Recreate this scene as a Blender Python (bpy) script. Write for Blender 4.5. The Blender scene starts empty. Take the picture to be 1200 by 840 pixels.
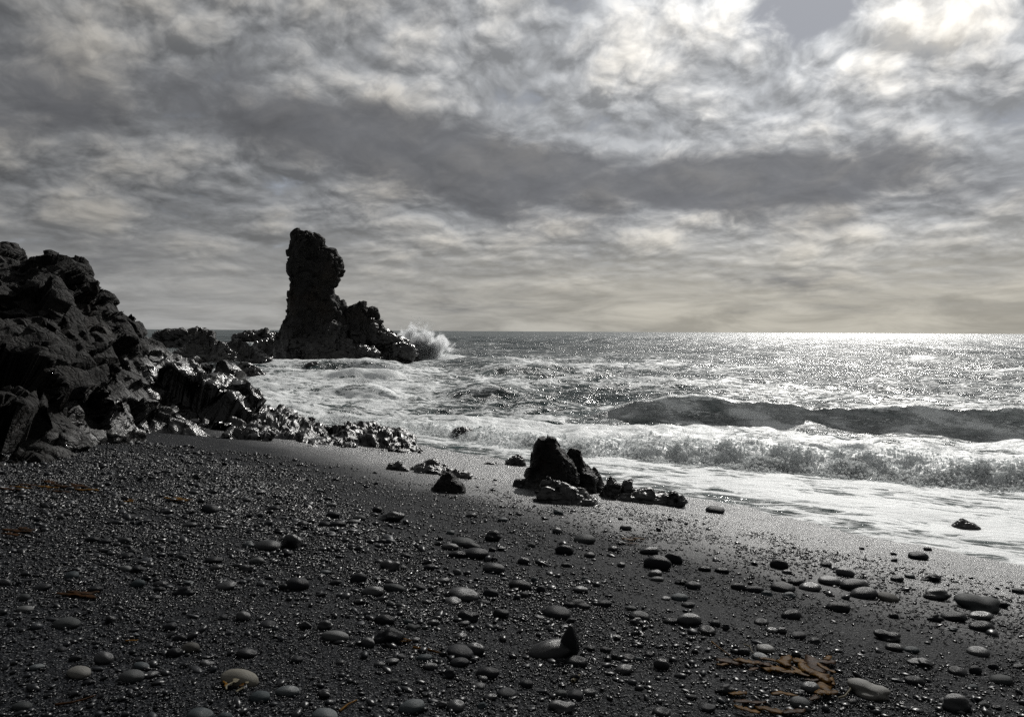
import bpy, bmesh, math, random
import numpy as np
from mathutils import Vector, Matrix, Euler

scene = bpy.context.scene
COL = scene.collection
R = math.radians
random.seed(7)
RNG = np.random.default_rng(11)

# ---------------------------------------------------------------- camera
CAM = Vector((0.0, 0.0, 3.4))
FPX = 867.0                      # focal length in pixels of a 1200 px wide picture
cam_d = bpy.data.cameras.new('camera')
cam_d.sensor_width = 36.0
cam_d.lens = 36.0 * FPX / 1200.0
cam_d.clip_start, cam_d.clip_end = 0.05, 60000.0
cam = bpy.data.objects.new('camera', cam_d)
COL.objects.link(cam)
ROLL = R(0.30)
cam.matrix_world = Matrix.Translation(CAM) @ Euler((R(90 - 2.11), 0, 0)).to_matrix().to_4x4() @ Matrix.Rotation(ROLL, 4, 'Z')
scene.camera = cam
CAM_R = cam.matrix_world.to_3x3()

# ---------------------------------------------------------------- light
SUN_EL, SUN_AZ = 36.0, 24.0      # azimuth measured from +Y towards +X
sd = bpy.data.lights.new('sun', 'SUN')
sd.energy, sd.angle, sd.color = 3.6, R(0.6), (1.0, 0.98, 0.94)
sun = bpy.data.objects.new('sun', sd)
COL.objects.link(sun)
SUN_DIR = Vector((math.sin(R(SUN_AZ)) * math.cos(R(SUN_EL)), math.cos(R(SUN_AZ)) * math.cos(R(SUN_EL)), math.sin(R(SUN_EL))))
sun.rotation_euler = SUN_DIR.to_track_quat('Z', 'Y').to_euler()
scene.view_settings.view_transform = 'Standard'
scene.view_settings.look = 'None'
scene.view_settings.exposure = 0.0
scene.view_settings.gamma = 1.0
scene.view_settings.use_curve_mapping = False
scene.cycles.use_denoising = False
scene.cycles.sample_clamp_indirect = 4.0
scene.cycles.volume_bounces = 2
scene.cycles.max_bounces = 6
scene.cycles.diffuse_bounces = 4
scene.cycles.glossy_bounces = 3
scene.cycles.caustics_reflective = False
scene.cycles.caustics_refractive = False


# ---------------------------------------------------------------- node helper
class G:
    """small writer of shader node trees"""
    def __init__(self, tree):
        self.t = tree
        self.n, self.l = tree.nodes, tree.links

    def put(self, sock, v):
        if v is None:
            return
        if hasattr(v, 'is_output'):
            self.l.new(v, sock)
        else:
            if hasattr(sock.default_value, '__len__') and not hasattr(v, '__len__'):
                v = (v,) * len(sock.default_value)
            if hasattr(sock.default_value, '__len__') and len(sock.default_value) == 4 and len(v) == 3:
                v = (*v, 1.0)
            sock.default_value = v

    def m(self, op, a, b=None, c=None, clamp=False):
        nd = self.n.new('ShaderNodeMath')
        nd.operation, nd.use_clamp = op, clamp
        for i, v in enumerate((a, b, c)):
            if v is not None:
                self.put(nd.inputs[i], v)
        return nd.outputs[0]

    def add(self, a, b): return self.m('ADD', a, b)
    def sub(self, a, b): return self.m('SUBTRACT', a, b)
    def mul(self, a, b): return self.m('MULTIPLY', a, b)
    def div(self, a, b): return self.m('DIVIDE', a, b)
    def mad(self, a, b, c): return self.m('MULTIPLY_ADD', a, b, c)

    def v(self, op, a, b=None, out=0):
        nd = self.n.new('ShaderNodeVectorMath')
        nd.operation = op
        self.put(nd.inputs[0], a)
        if b is not None:
            if op == 'SCALE':
                self.put(nd.inputs[3], b)
            else:
                self.put(nd.inputs[1], b)
        return nd.outputs['Value'] if op in ('DOT_PRODUCT', 'LENGTH', 'DISTANCE') else nd.outputs[0]

    def sep(self, a):
        nd = self.n.new('ShaderNodeSeparateXYZ')
        self.put(nd.inputs[0], a)
        return nd.outputs

    def comb(self, x, y, z):
        nd = self.n.new('ShaderNodeCombineXYZ')
        for i, q in enumerate((x, y, z)):
            self.put(nd.inputs[i], q)
        return nd.outputs[0]

    def noise(self, vec, scale, detail=4.0, rough=0.5, dist=0.0, lac=2.0, kind='FBM', color=False):
        nd = self.n.new('ShaderNodeTexNoise')
        nd.noise_type = kind
        if kind == 'FBM':
            nd.normalize = True
        self.put(nd.inputs['Vector'], vec)
        nd.inputs['Scale'].default_value = scale
        nd.inputs['Detail'].default_value = detail
        nd.inputs['Roughness'].default_value = rough
        nd.inputs['Lacunarity'].default_value = lac
        nd.inputs['Distortion'].default_value = dist
        return nd.outputs['Color'] if color else nd.outputs[0]

    def voro(self, vec, scale, feature='F1', out='Distance', rnd=1.0, detail=0.0):
        nd = self.n.new('ShaderNodeTexVoronoi')
        nd.normalize = False
        nd.feature = feature
        self.put(nd.inputs['Vector'], vec)
        nd.inputs['Scale'].default_value = scale
        nd.inputs['Randomness'].default_value = rnd
        nd.inputs['Detail'].default_value = detail
        return nd.outputs[out]

    def ss(self, x, a, b, lo=0.0, hi=1.0, kind='SMOOTHSTEP'):
        nd = self.n.new('ShaderNodeMapRange')
        nd.interpolation_type = kind
        for i, q in enumerate((x, a, b, lo, hi)):
            self.put(nd.inputs[i], q)
        return nd.outputs[0]

    def mix(self, f, a, b):
        nd = self.n.new('ShaderNodeMix')
        nd.data_type = 'RGBA'
        self.put(nd.inputs[0], f)
        self.put(nd.inputs[6], a)
        self.put(nd.inputs[7], b)
        return nd.outputs[2]

    def mixf(self, f, a, b):
        nd = self.n.new('ShaderNodeMix')
        nd.data_type = 'FLOAT'
        self.put(nd.inputs[0], f)
        self.put(nd.inputs[2], a)
        self.put(nd.inputs[3], b)
        return nd.outputs[0]

    def bump(self, h, dist, strength=1.0, normal=None):
        nd = self.n.new('ShaderNodeBump')
        nd.inputs['Strength'].default_value = strength
        nd.inputs['Distance'].default_value = dist
        self.put(nd.inputs['Height'], h)
        if normal is not None:
            self.put(nd.inputs['Normal'], normal)
        return nd.outputs[0]


# ---------------------------------------------------------------- sky: Nishita air with a cloud deck in front of it
world = bpy.data.worlds.new('World')
scene.world = world
world.use_nodes = True
world.cycles.sampling_method = 'MANUAL'
world.cycles.sample_map_resolution = 512
world.node_tree.nodes.clear()
g = G(world.node_tree)
SKY_STRENGTH = 0.1
outw = g.n.new('ShaderNodeOutputWorld')
bg = g.n.new('ShaderNodeBackground')
bg.inputs['Strength'].default_value = SKY_STRENGTH
g.l.new(bg.outputs[0], outw.inputs[0])
skyt = g.n.new('ShaderNodeTexSky')
skyt.sky_type = 'NISHITA'
skyt.sun_disc = False
skyt.sun_elevation, skyt.sun_rotation = R(SUN_EL), R(SUN_AZ)
d = g.n.new('ShaderNodeTexCoord').outputs['Generated']
dx, dy, dz = g.sep(d)
up = g.m('MAXIMUM', dz, 0.0)
az = g.m('ARCTAN2', dx, dy)
# far cells are seen flatter than those overhead: height enters as a logarithm
p = g.comb(dx, dy, g.mul(g.m('LOGARITHM', g.add(up, 0.10), math.e), 0.62))
def mass(a0, e0, sa, se, tilt=0.0):
    """a large cloud mass or opening at its place in the sky (azimuth, height)"""
    u = g.div(g.sub(az, a0), sa)
    w_ = g.div(g.sub(g.sub(dz, e0), g.mul(g.sub(az, a0), tilt)), se)
    r2 = g.add(g.mul(u, u), g.mul(w_, w_))
    return g.m('EXPONENT', g.mul(r2, -1.0))
warp = g.v('SUBTRACT', g.noise(p, 7.0, 3, 0.55, color=True), (0.5, 0.5, 0.5))
pw = g.v('ADD', p, g.v('SCALE', warp, 0.07))
# the high lumpy deck, lit through from the sun's side
def lumps(off, det):
    q = g.v('ADD', pw, off)
    a = g.noise(q, 4.6, det, 0.63)
    c = g.voro(q, 9.0, 'F1', detail=4.0)
    return g.add(a, g.mul(g.sub(0.80, c), 0.38))
h0 = lumps((0.0, 0.0, 0.0), 9)
h1 = lumps((0.005, 0.0, 0.017), 8)
emb = g.sub(h0, h1)
sund = g.v('DOT_PRODUCT', d, tuple(SUN_DIR))
near = g.m('POWER', g.m('MAXIMUM', sund, 0.0), 5.0)
near2 = g.m('POWER', g.m('MAXIMUM', sund, 0.0), 40.0)
light = g.add(g.mad(near, 6.0, 2.15), g.mul(near2, 4.0))
sel = g.ss(h0, 0.28, 0.66, 0.66, 1.18)
hi = g.mul(light, g.m('MULTIPLY', sel, g.ss(emb, -0.12, 0.12, 0.66, 1.38, kind='LINEAR')))
hi_c = g.v('SCALE', g.mix(g.ss(h0, 0.3, 0.7), (0.95, 0.98, 1.02), (1.02, 0.975, 0.895)), hi)
gap = g.add(g.mul(mass(0.365, 0.372, 0.13, 0.036, 0.1), 0.33), g.mul(mass(0.02, 0.40, 0.16, 0.02, 0.0), 0.10))
cover = g.ss(g.sub(h0, gap), 0.06, 0.26)
air = g.mix(0.15, (3.3, 3.5, 3.9), g.v('SCALE', skyt.outputs[0], 0.5))
col = g.mix(cover, air, hi_c)
# the bright veil low over the sea, in thin layers
hz = g.ss(up, 0.0, 0.165, 1.0, 0.0)
streak = g.noise(g.comb(g.mul(dx, 8.0), g.mul(dy, 8.0), g.mul(dz, 44.0)), 1.0, 8, 0.62, 0.5)
veil = g.v('SCALE', g.mix(g.m('MULTIPLY', near, 3.0, clamp=True), (0.97, 0.98, 0.98), (1.02, 0.965, 0.83)), g.mul(g.mad(near, 4.2, 3.15), g.ss(streak, 0.30, 0.70, 0.74, 1.22)))
col = g.mix(g.mul(hz, 0.96), col, veil)
# the low dark masses in front
lw = g.v('ADD', p, g.v('SCALE', warp, 0.13))
n2 = g.noise(lw, 4.2, 9, 0.60)
bias = g.mul(mass(-0.10, 0.235, 0.30, 0.055, -0.14), 0.34)
bias = g.add(bias, g.mul(mass(0.40, 0.185, 0.42, 0.042, -0.02), 0.36))
bias = g.add(bias, g.mul(mass(-0.55, 0.25, 0.32, 0.06, 0.0), 0.15))
bias = g.sub(bias, g.mul(mass(0.35, 0.32, 0.5, 0.05, 0.0), 0.10))
T = g.add(n2, bias)
dark = g.ss(T, 0.54, 0.80)
n3 = g.noise(lw, 11.0, 6, 0.6)
low = g.v('SCALE', (0.96, 0.985, 1.06), g.mul(g.mad(near, 0.75, 1.02), g.mad(n3, 1.1, 0.55)))
col = g.mix(g.mul(dark, 0.9), col, low)
g.l.new(col, bg.inputs['Color'])


# ---------------------------------------------------------------- pixels of the photograph as rays, used to survey places
def ray(px, py):
    return CAM_R @ Vector(((px - 600.0) / FPX, (420.0 - py) / FPX, -1.0))

def at(px, py, y):                       # the point on that ray at depth y
    r = ray(px, py)
    return CAM + r * (y / r.y)

def on_sea(px, py, z=0.0):
    r = ray(px, py)
    return CAM + r * ((z - CAM.z) / r.z)


# ---------------------------------------------------------------- noise on arrays
def _hash(ix, iy, iz, seed):
    h = (ix.astype(np.uint32) * np.uint32(374761393) + iy.astype(np.uint32) * np.uint32(668265263)
         + iz.astype(np.uint32) * np.uint32(2147483647 - 59) + np.uint32(seed) * np.uint32(974711))
    h = (h ^ (h >> np.uint32(13))) * np.uint32(1274126177)
    h = (h ^ (h >> np.uint32(15))) * np.uint32(2246822519)
    return h ^ (h >> np.uint32(16))

def perlin(P, seed=0):
    P = P.astype(np.float32)
    fl = np.floor(P)
    f = P - fl
    i = fl.astype(np.int64)
    u = f * f * f * (f * (f * 6 - 15) + 10)
    res = None
    out = np.zeros(len(P), np.float32)
    for cx in (0, 1):
        wx = u[:, 0] if cx else 1 - u[:, 0]
        for cy in (0, 1):
            wy = u[:, 1] if cy else 1 - u[:, 1]
            for cz in (0, 1):
                wz = u[:, 2] if cz else 1 - u[:, 2]
                h = _hash(i[:, 0] + cx, i[:, 1] + cy, i[:, 2] + cz, seed)
                gx = ((h & 1023).astype(np.float32) / 511.5 - 1)
                gy = (((h >> np.uint32(10)) & 1023).astype(np.float32) / 511.5 - 1)
                gz = (((h >> np.uint32(20)) & 1023).astype(np.float32) / 511.5 - 1)
                out += wx * wy * wz * (gx * (f[:, 0] - cx) + gy * (f[:, 1] - cy) + gz * (f[:, 2] - cz))
    return out * 1.4

def fbm(P, octv=5, gain=0.5, lac=2.03, seed=0, ridged=False):
    out = np.zeros(len(P), np.float32)
    a, s, tot = 1.0, 1.0, 0.0
    for o in range(octv):
        n = perlin(P * s + o * 17.31, seed + o)
        if ridged:
            n = 1 - 2 * np.abs(n)
        out += a * n
        tot += a
        a *= gain
        s *= lac
    return out / tot

def facets(P, seed=0, tilt=0.9, k=0.8, rnd=0.35):
    """chipped faces: the highest of randomly tilted planes, one per cell"""
    P = P.astype(np.float32)
    fl = np.floor(P)
    i = fl.astype(np.int64)
    f = P - fl
    best = np.full(len(P), -9.0, np.float32)
    for ox in (-1, 0, 1):
        for oy in (-1, 0, 1):
            for oz in (-1, 0, 1):
                h = _hash(i[:, 0] + ox, i[:, 1] + oy, i[:, 2] + oz, seed)
                h2 = _hash(i[:, 0] + ox, i[:, 1] + oy, i[:, 2] + oz, seed + 77)
                rx = (h & 1023).astype(np.float32) / 1023
                ry = ((h >> np.uint32(10)) & 1023).astype(np.float32) / 1023
                rz = ((h >> np.uint32(20)) & 1023).astype(np.float32) / 1023
                dx_, dy_, dz_ = f[:, 0] - ox - rx, f[:, 1] - oy - ry, f[:, 2] - oz - rz
                gx = (h2 & 1023).astype(np.float32) / 511.5 - 1
                gy = ((h2 >> np.uint32(10)) & 1023).astype(np.float32) / 511.5 - 1
                gz = ((h2 >> np.uint32(20)) & 1023).astype(np.float32) / 511.5 - 1
                v = tilt * (gx * dx_ + gy * dy_ + gz * dz_) + rnd * (gx + gz) - k * (dx_ * dx_ + dy_ * dy_ + dz_ * dz_)
                np.maximum(best, v, out=best)
    return best

def sstep(x, a, b):
    t = np.clip((x - a) / (b - a), 0, 1)
    return t * t * (3 - 2 * t)


# ---------------------------------------------------------------- mesh helpers
def mesh_np(name, V, F, mat=None, smooth=True, attrs=None):
    """V (n,3), F (m,3) or (m,4)"""
    V = np.ascontiguousarray(V, np.float32)
    F = np.ascontiguousarray(F, np.int32)
    me = bpy.data.meshes.new(name)
    k = F.shape[1]
    me.vertices.add(len(V))
    me.vertices.foreach_set('co', V.ravel())
    me.loops.add(F.size)
    me.loops.foreach_set('vertex_index', F.ravel())
    me.polygons.add(len(F))
    me.polygons.foreach_set('loop_start', np.arange(0, F.size, k, dtype=np.int32))
    me.polygons.foreach_set('loop_total', np.full(len(F), k, np.int32))
    me.polygons.foreach_set('use_smooth', np.full(len(F), smooth, bool))
    for an, av in (attrs or {}).items():
        a = me.attributes.new(an, 'FLOAT', 'POINT')
        a.data.foreach_set('value', np.ascontiguousarray(av, np.float32))
    me.update(calc_edges=True)
    if mat:
        me.materials.append(mat)
    return me

def obj(name, me, parent=None, loc=None):
    o = bpy.data.objects.new(name, me)
    COL.objects.link(o)
    if parent:
        o.parent = parent
    if loc is not None:
        o.location = loc
    return o

def tag(o, label=None, cat=None, group=None, kind=None):
    if label: o['label'] = label
    if cat: o['category'] = cat
    if group: o['group'] = group
    if kind: o['kind'] = kind
    return o

def empty(name, loc):
    o = bpy.data.objects.new(name, None)
    COL.objects.link(o)
    o.location = loc
    o.empty_display_size = 0.2
    return o

def grid_faces(nr, nc, wrap=False):
    idx = np.arange(nr * nc).reshape(nr, nc)
    if wrap:
        idx = np.concatenate([idx, idx[:, :1]], 1)
    return np.stack([idx[:-1, :-1], idx[:-1, 1:], idx[1:, 1:], idx[1:, :-1]], -1).reshape(-1, 4)

def grid_normals(P, wrap=False):
    if wrap:
        du = np.roll(P, -1, 1) - np.roll(P, 1, 1)
    else:
        du = np.gradient(P, axis=1)
    dv = np.gradient(P, axis=0)
    n = np.cross(du, dv)
    ln = np.linalg.norm(n, axis=-1, keepdims=True)
    return n / np.maximum(ln, 1e-9)


# ---------------------------------------------------------------- the beach as a height field
SN = np.array([0.72, 0.694])
SN = SN / np.linalg.norm(SN)             # the way down to the sea
def sand_s(x, y): return SN[0] * x + SN[1] * y
def sand_z(x, y, fine=True):
    x, y = np.asarray(x, np.float32), np.asarray(y, np.float32)
    s = sand_s(x, y)
    z = 1.8 - 0.138 * s
    z = np.where(s < -6, 1.8 + 0.138 * 6 + 1.2 * (1 - np.exp((s + 6) * 0.11)), z)
    z = np.where(s > 25, 1.8 - 0.138 * 25 - 3.0 * (1 - np.exp(-(s - 25) * 0.04)), z)
    if fine:
        q = np.stack([x.ravel(), y.ravel(), np.zeros(x.size, np.float32)], -1)
        z = z + (0.035 * perlin(q * 0.45, 5) + 0.018 * perlin(q * 1.3, 6)).reshape(x.shape)
    return z

def on_beach(px, py):
    r = ray(px, py)
    lo, hi = 1.0, 60.0
    k = 3.0
    for _ in range(60):
        m_ = (lo + hi) / 2
        q = CAM + r * (m_ / r.y)
        if q.z > float(sand_z(q.x, q.y)):
            lo = m_
        else:
            hi = m_
    return CAM + r * (lo / r.y)


# ---------------------------------------------------------------- materials
def material(name):
    mt = bpy.data.materials.new(name)
    mt.use_nodes = True
    mt.node_tree.nodes.clear()
    gg = G(mt.node_tree)
    o = gg.n.new('ShaderNodeOutputMaterial')
    b = gg.n.new('ShaderNodeBsdfPrincipled')
    gg.l.new(b.outputs[0], o.inputs[0])
    return mt, gg, b

def pos(gg): return gg.n.new('ShaderNodeNewGeometry').outputs['Position']
def objco(gg): return gg.n.new('ShaderNodeTexCoord').outputs['Object']

def mat_sand():
    mt, g, b = material('black_sand')
    P = pos(g)
    s = g.v('DOT_PRODUCT', P, (SN[0], SN[1], 0))
    wob = g.noise(P, 0.5, 4, 0.6)
    wet = g.ss(g.mad(wob, 2.2, s), 7.9, 11.2)
    n1 = g.noise(P, 60, 4, 0.7)
    n2 = g.noise(P, 3.0, 4, 0.6)
    sp = g.voro(P, 120, 'F1', 'Color')
    spk = g.sep(sp)[0]
    c = g.mix(n1, (0.0022, 0.0027, 0.0038), (0.0090, 0.0106, 0.0138))
    c = g.mix(g.ss(spk, 0.80, 1.0), c, (0.11, 0.112, 0.115))
    c = g.mix(g.mul(wet, 0.45), c, (0.012, 0.012, 0.013))
    g.put(b.inputs['Base Color'], c)
    r = g.mixf(wet, 0.52, 0.33)
    g.put(b.inputs['Roughness'], g.add(r, g.mul(g.sub(n2, 0.5), 0.25)))
    g.put(b.inputs['Specular IOR Level'], g.mixf(wet, 0.05, 1.0))
    h = g.add(g.add(g.mul(n1, 0.8), g.mul(g.voro(P, 95), 0.9)), g.mul(g.voro(P, 40), 1.7))
    bn = g.n.new('ShaderNodeBump')
    bn.inputs['Distance'].default_value = 0.012
    g.put(bn.inputs['Strength'], g.mixf(wet, 1.0, 0.7))
    g.put(bn.inputs['Height'], h)
    g.l.new(bn.outputs[0], b.inputs['Normal'])
    return mt

def mat_rock(name, dry=(0.0115, 0.0102, 0.0088), dark=(0.0042, 0.0041, 0.004), wet_lo=0.4, wet_hi=2.2, wet_noise=1.6, fine=1.0, drough=0.72, wrough=0.22, tide=False):
    mt, g, b = material(name)
    P = pos(g)
    z = g.sep(P)[2]
    big = g.noise(P, 0.55 / fine, 4, 0.6)
    mid = g.noise(P, 3.2 / fine, 6, 0.65, 0.4)
    sm = g.noise(P, 22 / fine, 5, 0.7)
    reach = g.add(z, g.mul(g.sub(big, 0.5), -2.0 * wet_noise))
    if tide:                                            # the sea wets the seaward end higher up
        reach = g.sub(reach, g.mul(g.sub(g.v('DOT_PRODUCT', P, (SN[0], SN[1], 0)), 3.5), 0.33))
    wet = g.ss(reach, wet_lo, wet_hi, 1.0, 0.0)
    c = g.mix(mid, dark, dry)
    c = g.mix(g.ss(big, 0.52, 0.72), c, (dry[0] * 1.2, dry[1] * 1.0, dry[2] * 0.82))
    c = g.mix(g.ss(sm, 0.42, 0.62, 0.55, 0.0), c, dark)
    c = g.mix(g.mul(wet, 0.6), c, dark)
    g.put(b.inputs['Base Color'], c)
    g.put(b.inputs['Roughness'], g.add(g.mixf(wet, drough, wrough), g.mul(g.sub(sm, 0.5), 0.2)))
    g.put(b.inputs['Specular IOR Level'], g.mixf(wet, 0.14, 0.52))
    vv = g.voro(g.v('ADD', P, g.v('SCALE', g.noise(P, 4 / fine, 3, color=True), 0.25)), 5.0 / fine, 'F1', detail=1.0)
    crack = g.ss(g.voro(g.v('ADD', P, g.v('SCALE', g.noise(P, 3 / fine, 3, color=True), 0.5)), 2.6 / fine, 'DISTANCE_TO_EDGE'), 0.0, 0.07)
    h = g.add(g.add(g.mul(mid, 0.9), g.mul(sm, 0.55)), g.add(g.mul(vv, -0.7), g.mul(crack, 0.35)))
    bn = g.n.new('ShaderNodeBump')
    bn.inputs['Distance'].default_value = 0.11 * fine
    g.put(bn.inputs['Strength'], g.mixf(wet, 0.9, 0.3))
    g.put(bn.inputs['Height'], h)
    g.l.new(bn.outputs[0], b.inputs['Normal'])
    return mt

def mat_pebble(name, lo, hi, rough=0.36):
    mt, g, b = material(name)
    oc = objco(g)
    oi = g.n.new('ShaderNodeObjectInfo').outputs['Random']
    P = g.v('ADD', oc, g.comb(g.mul(oi, 91.0), 0, 0))
    n = g.noise(P, 2.2, 5, 0.65)
    f = g.noise(P, 26, 3, 0.7)
    c = g.mix(g.mad(oi, 0.7, g.mul(n, 0.3)), lo, hi)
    c = g.mix(g.mul(g.ss(f, 0.6, 0.75), 0.35), c, (hi[0] * 1.6, hi[1] * 1.6, hi[2] * 1.55))
    g.put(b.inputs['Base Color'], c)
    g.put(b.inputs['Roughness'], g.add(g.mad(oi, 0.18, rough - 0.06), g.mul(g.sub(n, 0.5), 0.3)))
    g.put(b.inputs['Normal'], g.bump(g.add(f, g.mul(n, 0.6)), 0.02, 0.3))
    wetp = g.m('FRACT', g.mul(oi, 7.31))
    g.put(b.inputs['Specular IOR Level'], g.ss(wetp, 0.35, 1.0, 0.08, 0.46))
    return mt

def mat_gravel():
    mt, g, b = material('wet_gravel')
    P = pos(g)
    a = g.n.new('ShaderNodeAttribute')
    a.attribute_name = 'tone'
    t = a.outputs['Fac']
    n = g.noise(P, 90, 3, 0.7)
    c = g.mix(t, (0.0030, 0.0035, 0.0045), (0.0165, 0.019, 0.0235))
    g.put(b.inputs['Base Color'], c)
    g.put(b.inputs['Roughness'], g.mad(t, 0.25, 0.27))
    b.inputs['Specular IOR Level'].default_value = 0.25
    g.put(b.inputs['Normal'], g.bump(n, 0.004, 0.5))
    return mt

def mat_kelp(name, c1, c2):
    mt, g, b = material(name)
    P = pos(g)
    n = g.noise(P, 14, 4, 0.6, 0.5)
    g.put(b.inputs['Base Color'], g.mix(g.ss(n, 0.3, 0.7), c1, c2))
    b.inputs['Roughness'].default_value = 0.5
    b.inputs['Specular IOR Level'].default_value = 0.05
    b.inputs['Transmission Weight'].default_value = 0.0
    b.inputs['Subsurface Weight'].default_value = 0.0
    g.put(b.inputs['Normal'], g.bump(g.noise(P, 60, 3, 0.6), 0.01, 0.5))
    # light through the blade
    tr = g.n.new('ShaderNodeBsdfTranslucent')
    g.put(tr.inputs[0], c2)
    ms = g.n.new('ShaderNodeMixShader')
    ms.inputs[0].default_value = 0.35
    out = [q for q in g.n if q.type == 'OUTPUT_MATERIAL'][0]
    g.l.new(b.outputs[0], ms.inputs[1])
    g.l.new(tr.outputs[0], ms.inputs[2])
    g.l.new(ms.outputs[0], out.inputs[0])
    return mt

WN = np.array([0.46, 0.89]); WN = WN / np.linalg.norm(WN)      # the way the waves come from
WT = np.array([WN[1], -WN[0]])                                  # along their crests
def mat_sea():
    mt, g, b = material('sea_water')
    P = pos(g)
    x, y, z = g.sep(P)
    w = g.v('DOT_PRODUCT', P, (WN[0], WN[1], 0))
    t = g.v('DOT_PRODUCT', P, (WT[0], WT[1], 0))
    a = g.n.new('ShaderNodeAttribute')
    a.attribute_name = 'foam'
    fo = a.outputs['Fac']
    q = g.comb(w, g.mul(t, 0.32), g.mul(z, 1.5))       # streaks run along the crests
    wq = g.v('ADD', q, g.v('SCALE', g.noise(q, 0.8, 4, 0.6, color=True), 1.2))
    lace = g.voro(wq, 1.7, 'DISTANCE_TO_EDGE', detail=0.0)
    fb = g.noise(wq, 1.1, 7, 0.68, 0.3)
    fine = g.noise(P, 9.0, 6, 0.7)
    lace2 = g.voro(g.v('ADD', q, g.v('SCALE', g.noise(q, 2.4, 3, 0.6, color=True), 0.5)), 4.6, 'DISTANCE_TO_EDGE')
    pat = g.add(g.add(g.mul(fb, 0.92), g.mul(fine, 0.42)), g.add(g.mul(g.ss(lace, 0.0, 0.25, 0.25, 0.0), 0.9), g.ss(lace2, 0.0, 0.22, 0.16, -0.06)))
    foam = g.ss(g.add(g.mul(fo, 1.35), g.sub(pat, 1.28)), -0.12, 0.30)
    a2 = g.n.new('ShaderNodeAttribute')
    a2.attribute_name = 'veil'
    foam = g.m('MAXIMUM', foam, g.mul(a2.outputs['Fac'], g.ss(pat, 0.60, 1.35, 1.15, 0.50)))
    far = g.m('MULTIPLY', g.v('LENGTH', P), 0.004, clamp=True)
    wc = g.mix(g.noise(P, 0.08, 3, 0.5), (0.010, 0.022, 0.024), (0.022, 0.042, 0.042))
    wc = g.mix(g.ss(fo, 0.2, 0.75), wc, (0.060, 0.112, 0.106))      # bubbles under the surface
    c = g.mix(foam, wc, (0.72, 0.74, 0.74))
    g.put(b.inputs['Base Color'], c)
    g.put(b.inputs['Roughness'], g.mixf(foam, g.mad(far, 0.14, 0.15), 0.42))
    b.inputs['IOR'].default_value = 1.33
    g.put(b.inputs['Subsurface Weight'], g.mul(foam, 0.75))
    b.inputs['Subsurface Radius'].default_value = (1.0, 1.0, 1.0)
    b.inputs['Subsurface Scale'].default_value = 0.30
    q1 = g.comb(w, g.mul(t, 0.4), 0.0)
    h = g.mul(g.noise(q1, 0.16, 3, 0.5), g.mul(far, 4.0))
    h = g.add(h, g.mul(g.noise(q1, 0.7, 5, 0.6, 0.3), 0.70))
    h = g.add(h, g.mul(g.noise(P, 4.5, 4, 0.6, 0.2), 0.085))
    foamh = g.add(g.mul(fb, 0.34), g.mul(fine, 0.05))
    h = g.mixf(g.m('MINIMUM', foam, 0.8), h, foamh)
    g.put(b.inputs['Normal'], g.bump(h, 1.0, 1.0))
    return mt

def mat_froth():
    mt, g, b = material('sea_froth')
    P = pos(g)
    n = g.noise(P, 14, 5, 0.7)
    b.inputs['Base Color'].default_value = (0.87, 0.885, 0.885, 1)
    b.inputs['Roughness'].default_value = 0.6
    tr = g.n.new('ShaderNodeBsdfTranslucent')
    tr.inputs[0].default_value = (0.87, 0.885, 0.885, 1)
    ms = g.n.new('ShaderNodeMixShader')
    ms.inputs[0].default_value = 0.65
    out = [q for q in g.n if q.type == 'OUTPUT_MATERIAL'][0]
    g.l.new(b.outputs[0], ms.inputs[1])
    g.l.new(tr.outputs[0], ms.inputs[2])
    g.l.new(ms.outputs[0], out.inputs[0])
    return mt

M = {}
M['froth'] = mat_froth()
M['sand'] = mat_sand()
M['sea'] = mat_sea()
M['cliff'] = mat_rock('cliff_lava', wet_lo=0.4, wet_hi=2.3, wet_noise=2.2, fine=1.0, wrough=0.25, tide=True)
M['stack'] = mat_rock('stack_lava', dry=(0.030, 0.029, 0.028), dark=(0.012, 0.0115, 0.011), wet_lo=1.5, wet_hi=5.5, wet_noise=3.5, fine=3.0, wrough=0.2)  # lava tones lightened: the pale lift of distance haze is put into the colour
M['wetrock'] = mat_rock('wet_lava', dry=(0.018, 0.017, 0.016), wet_lo=3.0, wet_hi=6.0, wet_noise=0.3, fine=0.45, wrough=0.33)
M['dryrock'] = mat_rock('black_lava', dry=(0.014, 0.013, 0.0125), dark=(0.006, 0.006, 0.006), wet_lo=0.25, wet_hi=0.8, wet_noise=0.3, fine=0.45, drough=0.5, wrough=0.25)
M['pebble'] = mat_pebble('dark_pebble', (0.0042, 0.0047, 0.0058), (0.0115, 0.0125, 0.0148))
M['grey'] = mat_pebble('grey_pebble', (0.017, 0.019, 0.020), (0.032, 0.0345, 0.035), 0.5)
M['blue'] = mat_pebble('blue_grey_pebble', (0.018, 0.024, 0.027), (0.028, 0.036, 0.040), 0.5)
M['pale'] = mat_pebble('pale_stone', (0.038, 0.037, 0.034), (0.070, 0.067, 0.059), 0.55)
M['cream'] = mat_pebble('cream_stone', (0.095, 0.09, 0.077), (0.135, 0.128, 0.108), 0.45)
M['gravel'] = mat_gravel()
M['kelp'] = mat_kelp('brown_kelp', (0.034, 0.014, 0.0006), (0.125, 0.058, 0.0018))
M['kelp_dark'] = mat_kelp('dark_kelp', (0.012, 0.007, 0.003), (0.05, 0.02, 0.005))
M['kelp_pale'] = mat_kelp('pale_kelp', (0.07, 0.062, 0.04), (0.20, 0.18, 0.13))

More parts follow.
